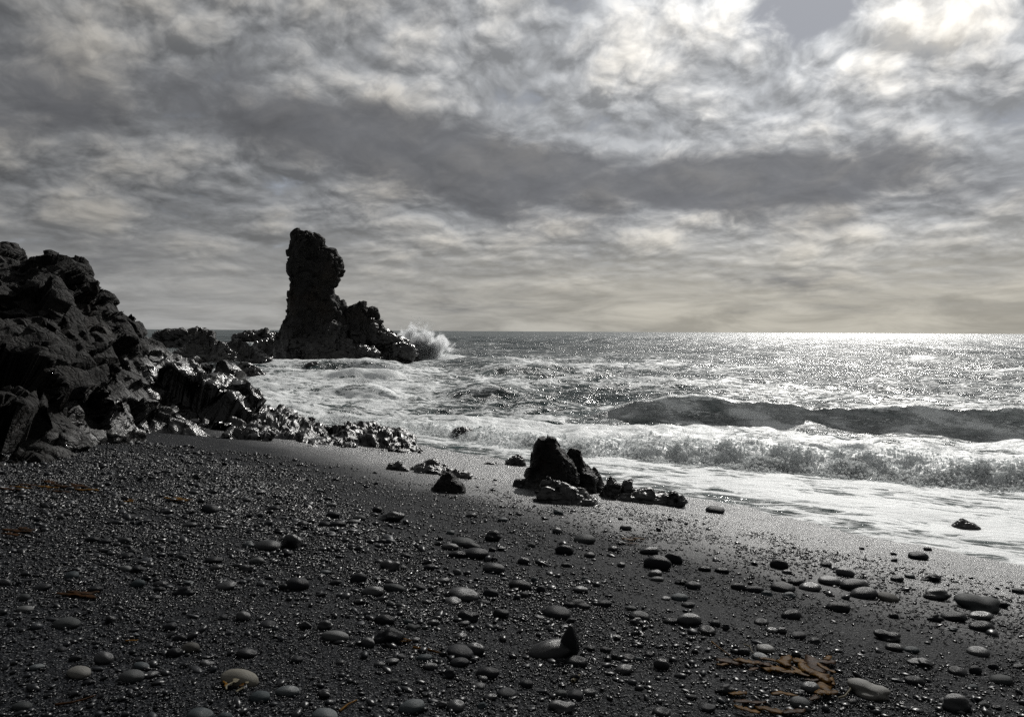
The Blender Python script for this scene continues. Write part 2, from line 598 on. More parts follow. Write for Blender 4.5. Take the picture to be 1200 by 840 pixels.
# ---------------------------------------------------------------- beach sheet
def axis(lo_far, lo, hi, hi_far, step, grow=1.18):
    a = list(np.arange(lo, hi + 1e-6, step))
    st = step
    while a[-1] < hi_far:
        st *= grow
        a.append(a[-1] + st)
    st = step
    b = [a[0]]
    while b[-1] > lo_far:
        st *= grow
        b.append(b[-1] - st)
    return np.array(b[:0:-1] + a, np.float32)
ax, ay = axis(-2500, -13, 13, 2500, 0.085), axis(-2500, 1.5, 21, 60, 0.085)
gx, gy = np.meshgrid(ax, ay)
gz = sand_z(gx, gy)
q = np.stack([gx.ravel(), gy.ravel(), np.zeros(gx.size)], -1).astype(np.float32)
nearb = ((np.abs(q[:, 0]) < 16) & (q[:, 1] < 24) & (q[:, 1] > 0))
zz = gz.ravel()
zz[nearb] += 0.010 * fbm(q[nearb] * 5.0, 3, 0.55, seed=9)
V = np.stack([gx.ravel(), gy.ravel(), zz], -1)
tag(obj('beach', mesh_np('beach', V, grid_faces(len(ay), len(ax)), M['sand'])), kind='structure')

# ---------------------------------------------------------------- sea
def sea_rows():
    w, st, rows = 9.5, 0.066, []
    while w < 14000:
        rows.append(w)
        if w > 33:
            st = min(st * 1.016, 0.03 * w) if w < 300 else st * 1.06
        w += st
    return np.array(rows, np.float64)
SW = sea_rows()
SK = np.linspace(-2.75, 0.62, 570)
W, K = np.meshgrid(SW, SK, indexing='ij')
Tt = W * K
X = WN[0] * W + WT[0] * Tt
Y = WN[1] * W + WT[1] * Tt
def sea_height(W, Tt, X, Y):
    n = W.size
    w, t = W.ravel(), Tt.ravel()
    x, y = X.ravel(), Y.ravel()
    dist = np.hypot(x, y)
    h = np.zeros(n)
    rg = np.random.default_rng(3)
    lw = np.array([26, 17, 13, 10, 8, 6.3, 5.1, 4.2, 3.3, 2.7, 2.1, 1.7, 1.4, 1.1])
    for lam in lw:
        for _ in range(4):
            ang = rg.normal(0, 0.38 if lam > 4 else 0.7)
            kx = math.cos(ang) * 2 * math.pi / lam
            kt = math.sin(ang) * 2 * math.pi / lam
            ph = kx * w + kt * t + rg.uniform(0, 6.28)
            amp = 0.0075 * lam ** 0.95
            fade = np.clip(1.6 - dist / (lam * 28), 0, 1)          # waves the grid cannot carry are left to the material
            h += amp * fade * (1 - np.abs(np.sin(ph / 2)) * 2 + 0.27)
    q1 = np.stack([w * 0.0, t * 0.16, t * 0], -1)
    wob = perlin(q1, 41) * 1.3
    q2 = np.stack([w * 0.0 + 7.7, t * 0.55, t * 0], -1)
    wob2 = perlin(q2, 42)
    calm = 0.18 + 0.82 * sstep(w, 19, 27)
    h *= calm
    rough = fbm(np.stack([w * 0.9, t * 0.6, w * 0], -1), 4, 0.6, seed=31)
    chop = fbm(np.stack([w * 2.1, t * 1.1, w * 0], -1), 4, 0.6, seed=33)
    h += (0.20 * rough + 0.10 * chop * (1 - sstep(w, 45, 80))) * sstep(w, 19.5, 22) * (1 - sstep(w, 60, 120))
    # the wave standing up behind the surf
    wc = 28.6 + 0.75 * wob + 0.06 * wob2
    slow = perlin(np.stack([w * 0.0 + 3.3, t * 0.21, t * 0], -1), 44)
    env = sstep(t, -13.0, -6.5) * (1 - 0.35 * sstep(t, 5, 9)) * (0.88 + 0.26 * slow + 0.09 * wob2)
    u = w - wc
    prof = np.where(u < 0, np.exp(-(u / 0.62) ** 2), np.exp(-(u / 2.6) ** 2))
    nick = fbm(np.stack([w * 0.7, t * 1.6, w * 0], -1), 4, 0.6, seed=81)
    h = h * (1 - 0.70 * prof * env) + 1.22 * env * prof * (1 + 0.16 * nick) - 0.22 * env * np.exp(-((u + 2.2) / 1.0) ** 2)
    # a smaller peak off its left end, and lower ones farther out
    for (w0, t0, a0, lw_, lb, lt) in ((29.5, -14.0, 0.40, 0.9, 2.0, 2.0), (34.5, -19.5, 0.85, 1.1, 2.5, 3.0), (33, -26, 0.75, 1.0, 2.4, 2.4), (38, -31, 0.7, 1.1, 2.4, 3.5), (45, -22, 0.8, 1.4, 3, 6),
                                      (52, -42, 0.9, 1.4, 3, 6), (40, -6, 0.45, 1.8, 3, 7), (47, 2, 0.35, 2.4, 3, 7), (58, -14, 0.55, 2.2, 3.5, 8), (66, -28, 0.7, 1.8, 4, 10), (75, -58, 1.0, 1.8, 3.4, 6)):
        uu = w - w0 - 0.6 * wob
        h += a0 * np.where(uu < 0, np.exp(-(uu / lw_) ** 2), np.exp(-(uu / lb) ** 2)) * np.exp(-((t - t0) / lt) ** 2)
    # the broken surf: a steep lumpy front and a flat foamy back
    bc = 19.6 + 0.9 * wob + 0.35 * wob2 + np.where(t < -8, (-8 - t) * 0.14, 0)
    ub = w - bc
    jag = fbm(np.stack([w * 0.55, t * 0.95, w * 0], -1), 5, 0.62, seed=57)
    ub = ub + 0.75 * jag
    fr = sstep(ub, -0.30, 0.80) * np.exp(-np.clip(ub - 0.8, 0, None) / 3.2)
    eb = sstep(t, -24, -15) * (0.55 + 0.45 * sstep(t, -10, -3)) * (0.9 + 0.25 * wob2)
    lump = fbm(np.stack([w * 2.3, t * 2.3, h * 2], -1), 6, 0.62, seed=51)
    nb = (np.abs(ub) < 6) & (w < 40)
    puffs = np.zeros(n, np.float32)
    Qb = np.stack([w, t, w * 0], -1)[nb]
    puffs[nb] = facets(Qb * 1.6, 58, 0.5, 1.1, 0.2) + 0.5 * facets(Qb * 3.7, 59, 0.5, 1.1, 0.2)
    h += 0.62 * fr * eb * (0.92 + 0.55 * jag + 0.40 * lump + 0.42 * puffs)
    # swash: a thin sheet on the sand
    q3 = np.stack([x * 0.55, y * 0.55, x * 0], -1)
    sw = 1 - sstep(w, 18, 20)
    h += sw * (0.035 * perlin(q3, 61) + 0.012 * perlin(q3 * 3.1, 62))
    # foam
    f = np.zeros(n)
    patch2 = fbm(np.stack([w * 2.2, t * 0.7, w * 0], -1), 4, 0.6, seed=78)
    patch = fbm(np.stack([w * 0.8, t * 0.25, w * 0], -1), 4, 0.6, seed=77)
    big = fbm(np.stack([w * 0.12, t * 0.07, w * 0], -1), 4, 0.55, seed=71)
    f = np.maximum(f, (0.565 + 0.20 * big + 0.22 * patch2) * (1 - sstep(ub, -0.3, 0.3)) * (0.62 + 0.38 * sstep(h - sand_z(x, y, False), 0.02, 0.25)))                       # swash sheet
    f = np.maximum(f, 1.05 * eb ** 0.5 * sstep(ub, -0.25, 0.1) * (1 - sstep(ub, 1.5, 4.5)))   # surf front
    f = np.maximum(f, (0.60 + 0.35 * big + 0.2 * patch) * sstep(ub, 0, 0.6) * (1 - sstep(u, -2.6, -1.1)))        # between the two waves
    f = np.maximum(f, (0.47 + 0.22 * big + 0.06 * patch) * env * np.exp(-(u / 1.4) ** 2))                      # wave face
    f = np.maximum(f, 0.75 * env * np.exp(-((u - 0.5) / 0.4) ** 2) * (0.75 + 0.25 * sstep(slow, -0.2, 0.5)))
    bay = sstep(x, 2.0, -7.0) * (1 - sstep(y, 55, 85)) * sstep(y, 18, 22)                     # the white bay in front of the stack
    f = np.maximum(f, bay * (0.56 + 0.34 * big + 0.30 * patch + 0.22 * chop))
    stackf = np.exp(-(((x + 20) / 14) ** 2 + ((y - 75) / 9) ** 2))
    f = np.maximum(f, 0.9 * stackf)
    f = np.maximum(f, 0.95 * np.exp(-(((x + 8) / 5) ** 2 + ((y - 83) / 6) ** 2)))
    vmod = fbm(np.stack([u * 1.3 + t * 0.30, t * 0.42, h * 1.2], -1), 5, 0.6, seed=79)
    veil = 1.0 * env * np.exp(-((u + 0.7) / 1.1) ** 2) * np.clip(0.85 + 2.4 * vmod, 0.12, 1.4)
    lip = sstep(fbm(np.stack([w * 0 + 5.5, t * 0.45, w * 0], -1), 3, 0.6, seed=80), -0.12, 0.22)
    f = np.maximum(f, 0.98 * env * lip * np.exp(-((u + 0.05) / 0.30) ** 2))
    open_ = (0.35 + 0.36 * big + 0.10 * patch + 0.16 * np.clip(rough, -0.5, 1)) * (1 - 0.55 * sstep(dist, 60, 250)) * (1 - sstep(dist, 300, 700))
    open_ = open_ * (1 - 0.6 * env * np.exp(-((u + 0.7) / 1.2) ** 2))
    f = np.maximum(f, open_ + 0.14 * np.clip(h - 0.3, -1, 1) * sstep(w, 31, 34))
    froth = eb * sstep(ub, -0.5, -0.1) * np.exp(-np.clip(ub, 0, None) / 0.9) * (0.25 + 1.2 * np.clip(jag + 0.35, 0, 1))
    return h.reshape(W.shape), f.reshape(W.shape), froth.reshape(W.shape), veil
SH, SF, SFR, SVE = sea_height(W, Tt, X, Y)
fs = grid_faces(len(SW), len(SK))
V = np.stack([X.ravel(), Y.ravel(), SH.ravel()], -1)
tag(obj('sea', mesh_np('sea', V, fs[:, ::-1], M['sea'], attrs={'foam': SF.ravel(), 'veil': SVE})), kind='structure')


# ---------------------------------------------------------------- froth thrown up along the surf
def tumble(name, label, P, rad, seed, mat, squash=0.75):
    rg = np.random.default_rng(seed)
    n = len(P)
    U = np.array([[1, 0, 0], [-1, 0, 0], [0, 1, 0], [0, -1, 0], [0, 0, 1], [0, 0, -1]], np.float32)
    F = np.array([[0, 2, 4], [2, 1, 4], [1, 3, 4], [3, 0, 4], [2, 0, 5], [1, 2, 5], [3, 1, 5], [0, 3, 5]], np.int32)
    A = rg.normal(0, 1, (n, 3, 3))
    Q, _ = np.linalg.qr(A)
    V = (U[None] * (1 + 0.35 * rg.uniform(-1, 1, (n, 6, 1)))) @ Q
    V = V * rad[:, None, None]
    V[..., 2] *= squash
    V = V + P[:, None]
    Fa = (F[None] + (np.arange(n) * 6)[:, None, None]).reshape(-1, 3)
    return tag(obj(name, mesh_np(name, V.reshape(-1, 3), Fa, mat)), label, kind='stuff')
cand = np.where(SFR.ravel() > 0.05)[0]
pr = SFR.ravel()[cand]
ids = RNG.choice(cand, 54000, p=pr / pr.sum())
fr_ = SFR.ravel()[ids]
clot = 0.5 + 0.9 * fbm(np.stack([X.ravel()[ids], Y.ravel()[ids], ids * 0.0], -1).astype(np.float32) * 1.1, 3, 0.6, seed=881)
FP = np.stack([X.ravel()[ids], Y.ravel()[ids], SH.ravel()[ids]], -1) + RNG.normal(0, 1, (len(ids), 3)) * np.array([0.06, 0.06, 0.0])
FP[:, 2] += np.abs(RNG.normal(0, 1, len(ids))) * 0.065 * fr_ * np.clip(clot, 0.1, 1.5)
tumble('surf_froth', 'white froth tumbling along the broken wave', FP, (0.010 + 0.050 * RNG.uniform(0, 1, len(ids)) ** 2.5) * np.clip(clot + 0.3, 0.4, 1.5), 5, M['froth'])


# ---------------------------------------------------------------- rock builders
def displace(P, wrap, steps, weight=None):
    """push a surface out along its normals by several sizes of relief"""
    for fn in steps:
        n = grid_normals(P, wrap)
        dsp = fn(P.reshape(-1, 3)).reshape(P.shape[:2])
        dsp = dsp - dsp.mean()
        if weight is not None:
            dsp = dsp * weight
        P = P + n * dsp[..., None]
    return P

def relief(big, mid, small, seed, a=(1.0, 1.0, 1.0)):
    """large bulges, chipped faces, crumbs; sizes in metres"""
    def one(Q):
        return a[0] * big * (0.34 * fbm(Q / (big * 1.9), 3, 0.5, seed=seed) + 0.20 * facets(Q / (big * 1.3), seed + 1))
    def two(Q):
        w = Q + mid * 0.5 * np.stack([perlin(Q / (mid * 2), seed + 2), perlin(Q / (mid * 2), seed + 3), perlin(Q / (mid * 2), seed + 4)], -1)
        return a[1] * mid * (0.46 * facets(w / mid, seed + 5, 1.3, 0.35, 0.4) - 0.16 * facets(w / mid * 0.6, seed + 15, 1.2, 0.5) + 0.10 * fbm(w / mid, 3, 0.5, seed=seed + 6, ridged=True))
    def three(Q):
        return a[2] * small * (0.42 * facets(Q / small, seed + 7, 1.3, 0.35, 0.4) + 0.10 * fbm(Q / small * 1.2, 3, 0.6, seed=seed + 8))
    return [one, two, three]

def resample(pts, n, smooth=True):
    pts = np.array(pts, np.float64)
    dl = np.r_[0, np.cumsum(np.linalg.norm(np.diff(pts, axis=0), axis=1))]
    return np.stack([np.interp(np.linspace(0, dl[-1], n), dl, pts[:, k]) for k in range(pts.shape[1])], -1)

def ridge(foot, crest, nu, nv, back, bulge=0.8, seed=1, rel=None, mat=None, name='ridge', sink=0.35):
    """a slope between a foot line and a crest line, and its back"""
    F, C = resample(foot, nu), resample(crest, nu)
    F[:, 2] -= sink
    nf = int(nv * 0.68)
    v = np.linspace(0, 1, nf)[:, None, None]
    front = F[None] * (1 - v) + C[None] * v
    front[..., 2] = F[None, :, 2] + (C - F)[None, :, 2] * (v[..., 0] ** bulge)
    away = (C - F)[:, :2]
    away = away / np.maximum(np.linalg.norm(away, axis=1, keepdims=True), 1e-6)
    w = np.linspace(0, 1, nv - nf + 1)[1:, None]
    bk = np.repeat(C[None], nv - nf, 0)
    bk[..., :2] = C[None, :, :2] + away[None] * (w * back)[..., None]
    bk[..., 2] = C[None, :, 2] * (1 - w ** 1.6) + (-0.6) * w ** 1.6
    P = np.concatenate([front, bk], 0)[::-1]
    P = displace(P, False, rel)
    return mesh_np(name, P.reshape(-1, 3), grid_faces(nv, nu), mat)

def loft(prof, yc, dep, nz, na, rel, mat, name, power=2.4, lean=0.0, ztop_round=0.06, z0=None):
    """a standing rock: prof = rows (py, px left, px right) of the photograph at depth yc; dep = depth / width"""
    rows = []
    for (py, l, r_) in prof:
        A, B = at(l, py, yc), at(r_, py, yc)
        rows.append(((A.z + B.z) / 2, (A.x + B.x) / 2, abs(B.x - A.x) / 2))
    rows = np.array(sorted(rows))
    zs = np.linspace(rows[0, 0] if z0 is None else z0, rows[-1, 0], nz)
    cx = np.interp(zs, rows[:, 0], rows[:, 1])
    rx = np.interp(zs, rows[:, 0], rows[:, 2])
    tt = np.clip((rows[-1, 0] - zs) / ((rows[-1, 0] - rows[0, 0]) * ztop_round), 0, 1)
    cap = np.sqrt(1 - (1 - tt) ** 2)
    rxm = rx * np.maximum(cap, 0.0)
    ker = np.ones(9) / 9
    deps = np.convolve(np.pad(rx, 4, mode='edge'), ker, 'valid') * dep * np.maximum(cap, 0)
    th = np.linspace(0, 2 * math.pi, na, endpoint=False)
    c, s_ = np.cos(th), np.sin(th)
    ex = 2 / power
    ux, uy = np.sign(c) * np.abs(c) ** ex, np.sign(s_) * np.abs(s_) ** ex
    P = np.zeros((nz, na, 3))
    P[..., 0] = cx[:, None] + rxm[:, None] * ux[None]
    P[..., 1] = yc + lean * (zs - zs[0])[:, None] + deps[:, None] * uy[None]
    P[..., 2] = zs[:, None]
    P = displace(P, True, rel)
    P[-1] = P[-1].mean(0)
    return mesh_np(name, P.reshape(-1, 3), grid_faces(nz, na, True), mat)

_ICO = {}
def ico(sub):
    if sub not in _ICO:
        bm = bmesh.new()
        bmesh.ops.create_icosphere(bm, subdivisions=sub, radius=1.0)
        bm.verts.ensure_lookup_table()
        _ICO[sub] = (np.array([v.co[:] for v in bm.verts], np.float32), np.array([[v.index for v in f.verts] for f in bm.faces], np.int32))
        bm.free()
    return _ICO[sub]

def boulder_mesh(name, size, sub, seed, mat, chip=0.35, lump=0.25, fine=0.08, cell=1.3, flat=0.0):
    """a stone: a ball flattened to size (half extents), chipped and lumped"""
    U, F = ico(sub)
    Q = U + seed * 3.77
    rad = 1 + lump * fbm(Q * 0.9, 3, 0.5, seed=seed) + chip * (facets(Q * cell, seed + 1, 1.0, 0.9) - 0.25) + fine * fbm(Q * 4.5, 4, 0.6, seed=seed + 2) 
    if fine > 0.04:
        rad = rad + fine * 0.8 * facets(Q * 4.2, seed + 3, 1.2, 0.9)
    V = U * rad[:, None]
    if flat:
        V[:, 2] = np.where(V[:, 2] < -flat, -flat + (V[:, 2] + flat) * 0.3, V[:, 2])
    V = V * np.array(size, np.float32)
    return mesh_np(name, V, F, mat)

def survey(px, py):
    """the point of the beach seen there, and the metres one picture width pixel covers"""
    q = on_beach(px, py)
    return q, q.y / FPX

# ---------------------------------------------------------------- the lava headland on the left
def gb(px, py):
    q = on_beach(px, py)
    return (q.x, q.y, q.z)
def ga(px, py, y):
    q = at(px, py, y)
    return (q.x, q.y, q.z)
foot = [(-14.5, 6.0, 2.2), gb(-60, 552), gb(0, 550), gb(60, 546), gb(95, 532), gb(120, 521), gb(165, 513), gb(240, 511), gb(290, 515), gb(312, 519)]
crest = [(-19.5, 10.0, 5.5), ga(-60, 335, 15.0), ga(-2, 334, 16.2), ga(24, 318, 17.2), ga(36, 303, 17.6), ga(62, 297, 18.0), ga(84, 313, 18.6), ga(114, 345, 19.6), ga(150, 386, 20.6),
         ga(192, 423, 22.4), ga(225, 431, 23.2), ga(262, 436, 23.6), ga(284, 466, 23.0), ga(302, 486, 22.6), ga(318, 498, 22.4)]
cl = obj('lava_headland', ridge(foot, crest, 520, 340, 9.0, 0.80, 3, relief(2.0, 1.0, 0.34, 24, (0.75, 1.15, 1.15)), M['cliff'], 'lava_headland'))
tag(cl, 'big craggy lava headland sloping down to the black beach, wet and shining at its foot', 'cliff')

me = loft([(470, -95, 60), (400, -80, 44), (345, -70, 34), (325, -60, 25), (312, -52, 22), (300, -48, 20), (288, -45, 13), (279, -40, 4)], 31.0, 0.9, 130, 150, relief(2.4, 0.8, 0.28, 61), M['stack'], 'lava_crag', ztop_round=0.05)
tag(obj('lava_crag', me), 'dark lava crag peeping over the back of the big headland', 'cliff')

# low shelf running from the headland into the water
foot = [gb(272, 514), gb(318, 520), gb(352, 523), gb(388, 526), gb(430, 531), gb(462, 533), gb(490, 530)]
crest = [ga(268, 474, 23.4), ga(300, 480, 23.6), ga(340, 485, 23.4), ga(362, 498, 22.6), ga(398, 505, 22.0), ga(440, 504, 22.0), ga(468, 505, 22.0), ga(487, 517, 21.6)]
sh = obj('lava_shelf', ridge(foot, crest, 420, 150, 2.2, 0.7, 5, relief(0.9, 0.42, 0.15, 90, (1.0, 1.3, 1.2)), M['wetrock'], 'lava_shelf', sink=0.25))
tag(sh, 'low wet shelf of knobbly lava between the headland and the surf', 'rock')

# ---------------------------------------------------------------- the sea stack
YS = 80.0
st = empty('sea_stack', (at(372, 420, YS).x, YS, 0.0))
tag(st, 'tall pillar of dark lava standing in the sea with surf at its foot', 'sea stack')
def keep(o, parent):                       # the mesh is written in world metres; move it under its thing
    o.data.transform(Matrix.Translation(-parent.location))
    o.parent = parent
    return o
me = loft([(430, 322, 424), (408, 326, 418), (392, 330, 412), (380, 333, 410), (366, 335, 406), (351, 337, 400), (346, 338, 393), (336, 339, 389), (327, 337, 396), (318, 335, 403), (309, 336, 404), (300, 338, 399), (292, 340, 394),
           (284, 341, 378), (277, 342, 371), (270, 344, 361)], YS, 0.62, 210, 220, relief(3.2, 1.35, 0.5, 130, (0.32, 0.72, 0.9)), M['stack'], 'pillar', power=2.8, ztop_round=0.04)
keep(obj('pillar', me), st)
me = loft([(432, 372, 492), (421, 376, 487), (408, 380, 485), (399, 384, 480), (391, 390, 462), (384, 395, 449), (372, 404, 445), (363, 411, 440), (357, 419, 436)], YS + 1.0, 0.5, 150, 260, relief(2.6, 1.1, 0.45, 150, (0.5, 0.95, 1.0)), M['stack'], 'shoulder', power=2.3, ztop_round=0.10)
keep(obj('shoulder', me), st)
me = loft([(436, 330, 450), (424, 335, 447), (414, 340, 436), (400, 346, 412), (388, 350, 396), (376, 354, 380), (368, 358, 372)], YS - 3.2, 0.45, 150, 240, relief(2.4, 1.0, 0.42, 170, (0.6, 1.0, 1.1)), M['stack'], 'apron', power=2.0, lean=0.25, ztop_round=0.2)
keep(obj('apron', me), st)
me = loft([(432, 384, 478), (405, 390, 452), (388, 396, 442), (376, 400, 438), (366, 402, 434), (358, 404, 430)], YS + 0.4, 0.6, 110, 180, relief(2.0, 0.9, 0.4, 180, (0.4, 0.9, 1.0)), M['stack'], 'saddle', power=2.4, ztop_round=0.1)
keep(obj('saddle', me), st)
for k, (a, b_, c_, e) in enumerate(((452, 482, 400, 428), (438, 462, 412, 430))):
    me = loft([(e, a, b_), (c_ + 8, a + 2, b_ - 1), (c_, a + 6, b_ - 6)], YS - 2.5 + k, 0.8, 60, 90, relief(1.6, 0.8, 0.35, 190 + k), M['stack'], 'knob', ztop_round=0.3)
    keep(obj('knob', me), st)

# reefs between headland and stack
def reef(name, prof, y, label, seed, mat='stack', sc=1.0, dep=0.6):
    me = loft(prof, y, dep, 60, 150, relief(2.0 * sc, 0.9 * sc, 0.35 * sc, seed, (0.8, 1.1, 1.1)), M[mat], name, ztop_round=0.35)
    return tag(obj(name, me), label, 'rock')
reef('reef_rock', [(424, 205, 274), (412, 212, 270), (400, 222, 264), (391, 230, 256)], 62, 'broad dark reef rock just past the low end of the headland', 210, sc=0.8)
reef('reef_rock', [(424, 248, 318), (412, 252, 305), (405, 258, 298), (399, 266, 290)], 70, 'dark wet reef rock with foam along its seaward side', 220, sc=0.7)
reef('reef_rock', [(424, 286, 350), (410, 292, 344), (402, 300, 338), (395, 312, 332)], 84, 'low dark reef rock touching the left foot of the tall stack', 230, sc=0.8)
reef('reef_rock', [(450, 262, 314), (438, 266, 308), (430, 270, 300), (425, 276, 292)], 50, 'small dark reef rock nearest the beach in the white bay', 240, sc=0.5)
reef('reef_rock', [(408, 178, 250), (396, 182, 246), (389, 190, 244), (384, 226, 242)], 130, 'ragged far reef behind the crest of the headland', 250, sc=1.3)
reef('reef_rock', [(402, 272, 330), (394, 278, 325), (388, 284, 320)], 170, 'farthest flat reef on the horizon left of the stack', 260, sc=1.3)
q = on_sea(367, 431)
me = boulder_mesh('surf_rock', (0.75, 0.6, 0.42), 4, 5, M['wetrock'], 0.4, 0.3, 0.1)
tag(obj('surf_rock', me, loc=(q.x, q.y, 0.15)), 'lone small black rock awash in front of the tall stack', 'rock')

# ---------------------------------------------------------------- rocks at the water's edge
def standing(name, prof, y, dep, seed, mat, sc, nz=110, na=130, power=2.3, lean=0.0, rnd=0.12, parent=None, z0=None, a=(0.5, 0.45, 0.5)):
    me = loft(prof, y, dep, nz, na, relief(0.8 * sc, 0.34 * sc, 0.12 * sc, seed, a), M[mat], name, power=power, lean=lean, ztop_round=rnd, z0=z0)
    o = obj(name, me)
    return keep(o, parent) if parent else o
q = on_beach(655, 580)
mr = empty('split_rock', (q.x, q.y + 0.6, q.z))
tag(mr, 'tall black split rock with a pointed top standing at the water edge', 'rock')
YM = q.y + 0.7
standing('main_block', [(586, 600, 676), (571, 604, 675), (562, 612, 674), (553, 616, 672), (545, 620, 670), (531, 625, 663), (521, 628, 655), (514, 632, 651), (508, 637, 646)], YM, 0.75, 300, 'dryrock', 1.0, parent=mr, power=2.6, rnd=0.08)
standing('slab', [(586, 664, 704), (570, 664, 702), (556, 664, 697), (545, 664, 687), (534, 664, 683), (525, 666, 678)], YM + 0.35, 0.9, 320, 'dryrock', 0.8, parent=mr, power=2.6, rnd=0.10)
standing('toe', [(584, 686, 712), (570, 688, 708), (556, 690, 704), (546, 692, 700)], YM + 0.5, 0.9, 330, 'dryrock', 0.6, 60, 80, parent=mr)
standing('toe', [(578, 598, 626), (570, 601, 622), (562, 606, 618)], YM - 0.1, 0.9, 340, 'dryrock', 0.6, 60, 80, parent=mr)
q = on_beach(655, 591)
tag(standing('wet_rock', [(596, 622, 694), (588, 624, 690), (580, 626, 683), (572, 630, 670), (563, 634, 655), (557, 638, 647)], q.y + 0.35, 0.6, 350, 'wetrock', 0.7, rnd=0.2, a=(0.6, 0.8, 0.8)), 'low shining wet rock leaning against the front of the split rock', 'rock')
q = on_beach(755, 590)
rf = empty('low_reef', (q.x, q.y, q.z))
tag(rf, 'low broken reef of wet black rock lying right of the split rock', 'rock')
for k, pr in enumerate(([(592, 712, 802), (586, 714, 800), (580, 720, 788), (577, 730, 770)], [(586, 704, 728), (575, 706, 727), (566, 708, 725), (558, 710, 722)], [(584, 722, 752), (574, 726, 748), (567, 732, 742)],
                        [(588, 750, 772), (578, 752, 768), (571, 756, 764)], [(590, 778, 800), (582, 780, 796), (577, 784, 792)])):
    standing('rock_lump', pr, q.y + (0.25, 0.45, 0.5, 0.35, 0.2)[k], (0.35, 0.9, 0.8, 0.8, 0.8)[k], 360 + k * 7, 'wetrock', 0.55, 60, 110, rnd=0.35, parent=rf, a=(0.7, 0.75, 0.7))
q = on_beach(525, 578)
tag(standing('block_rock', [(582, 503, 546), (574, 505, 545), (566, 510, 542), (558, 517, 534), (553, 522, 530)], q.y + 0.25, 0.8, 410, 'dryrock', 0.6, 80, 110, rnd=0.15), 'blunt dark boulder alone on the sand below the lava shelf', 'rock')
q = on_beach(500, 556)
rf = empty('low_reef', (q.x, q.y, q.z))
tag(rf, 'flat strip of low wet rocks bedded in sand behind the blunt boulder', 'rock')
for k, pr in enumerate(([(558, 456, 482), (549, 458, 480), (540, 462, 474)], [(560, 472, 540), (552, 478, 532), (545, 486, 522), (539, 496, 514)], [(564, 520, 562), (558, 526, 556), (552, 532, 548)])):
    standing('rock_lump', pr, q.y + (0.3, 0.5, 0.1)[k], 0.7, 430 + k * 7, 'wetrock', 0.55, 60, 100, rnd=0.4, parent=rf, a=(0.7, 0.75, 0.7))
q = on_sea(585, 548)
rf = empty('low_reef', (q.x, q.y, 0.0))
tag(rf, 'scattered low rocks in the wash left of the split rock', 'rock')
for k, pr in enumerate(([(552, 560, 592), (545, 564, 588), (540, 568, 580)], [(552, 588, 618), (543, 592, 616), (534, 598, 612)], [(558, 584, 612), (553, 588, 608), (548, 592, 602)])):
    standing('rock_lump', pr, q.y + (0.0, 0.3, -0.5)[k], 0.8, 460 + k * 7, 'wetrock', 0.5, 50, 90, rnd=0.4, parent=rf, a=(0.7, 0.75, 0.7))
q = on_sea(543, 510)
tag(standing('surf_rock', [(514, 524, 560), (508, 528, 558), (503, 533, 553), (499, 538, 547)], q.y, 0.7, 490, 'wetrock', 0.6, 50, 90, rnd=0.4), 'small black rock sticking out of the surf right of the lava shelf', 'rock')
q = on_sea(1130, 620)
tag(standing('wash_rock', [(630, 1109, 1152), (619, 1113, 1147), (613, 1117, 1141), (607, 1123, 1132)], q.y + 0.15, 0.8, 500, 'wetrock', 0.4, 50, 90, rnd=0.4), 'black rock with a pale wet top in the foam at the right', 'rock')


# ---------------------------------------------------------------- pebbles: seven round kinds, four flat, four broken
PEB = {'r': [], 'f': [], 'a': []}
for k in range(8):
    PEB['r'].append(boulder_mesh('pebble', (1, 1, 1), 3, 600 + k, M['pebble'], 0.10, 0.20, 0.012, 0.9))
for k in range(4):
    PEB['f'].append(boulder_mesh('pebble', (1, 1, 1), 3, 620 + k, M['pebble'], 0.06, 0.14, 0.008, 0.8))
for k in range(5):
    PEB['a'].append(boulder_mesh('pebble', (1, 1, 1), 3, 640 + k, M['pebble'], 0.55, 0.22, 0.03, 0.95))
PLACED, PEBS = [], []
def pebble(px, py, w, h, kind='r', mat='pebble', label=None, group=None, name='pebble', turn=None, tilt=None):
    q, mpp = survey(px, py)
    a = 0.5 * w * mpp
    th = math.atan2(CAM.z - q.z, q.y)
    b_ = a * random.uniform(0.62, 0.95)
    ah = 0.5 * h * mpp
    c = math.sqrt(max(ah * ah - (b_ * math.sin(th)) ** 2, (0.40 * a) ** 2)) * 1.10
    i = random.randrange(len(PEB[kind]))
    key = (kind, i, mat)
    if key not in PEB:
        me = PEB[kind][i].copy()
        me.materials.clear()
        me.materials.append(M[mat])
        PEB[key] = me
    o = bpy.data.objects.new(name, PEB[key])
    COL.objects.link(o)
    x, y = q.x + q.x / q.y * b_ * 0.6, q.y + b_ * 0.6
    o.location = (x, y, float(sand_z(x, y)) + c * 0.45)
    o.scale = (a, b_, c)
    t1, t2 = (random.uniform(-0.16, 0.16), random.uniform(-0.16, 0.16)) if tilt is None else tilt
    o.rotation_euler = (t1, t2, random.uniform(-0.35, 0.35) if turn is None else turn)
    PLACED.append((x, y, a))
    zone, grp = place_of(px, py)
    tag(o, label, 'pebble', group or grp)
    PEBS.append((o, px, py - h * 0.5, w, h, kind, mat, label))
    return o
def place_of(px, py):
    if py < 690:
        if px < 420: return 'on the pebbly ground just below the lava headland', 'pebbles below the lava headland'
        if px < 745: return 'on the smooth black sand below the split rock', 'pebbles on the sand below the split rock'
        return 'in the stony band beside the wet shining sand', 'pebbles beside the wet sand'
    if px < 430: return 'in the dark stony ground around the pale kelp covered stone', 'pebbles around the pale stone'
    if px < 745: return 'among the shingle around the upright pointed stone', 'pebbles around the upright stone'
    return 'among the shingle around the orange kelp', 'pebbles around the orange kelp'

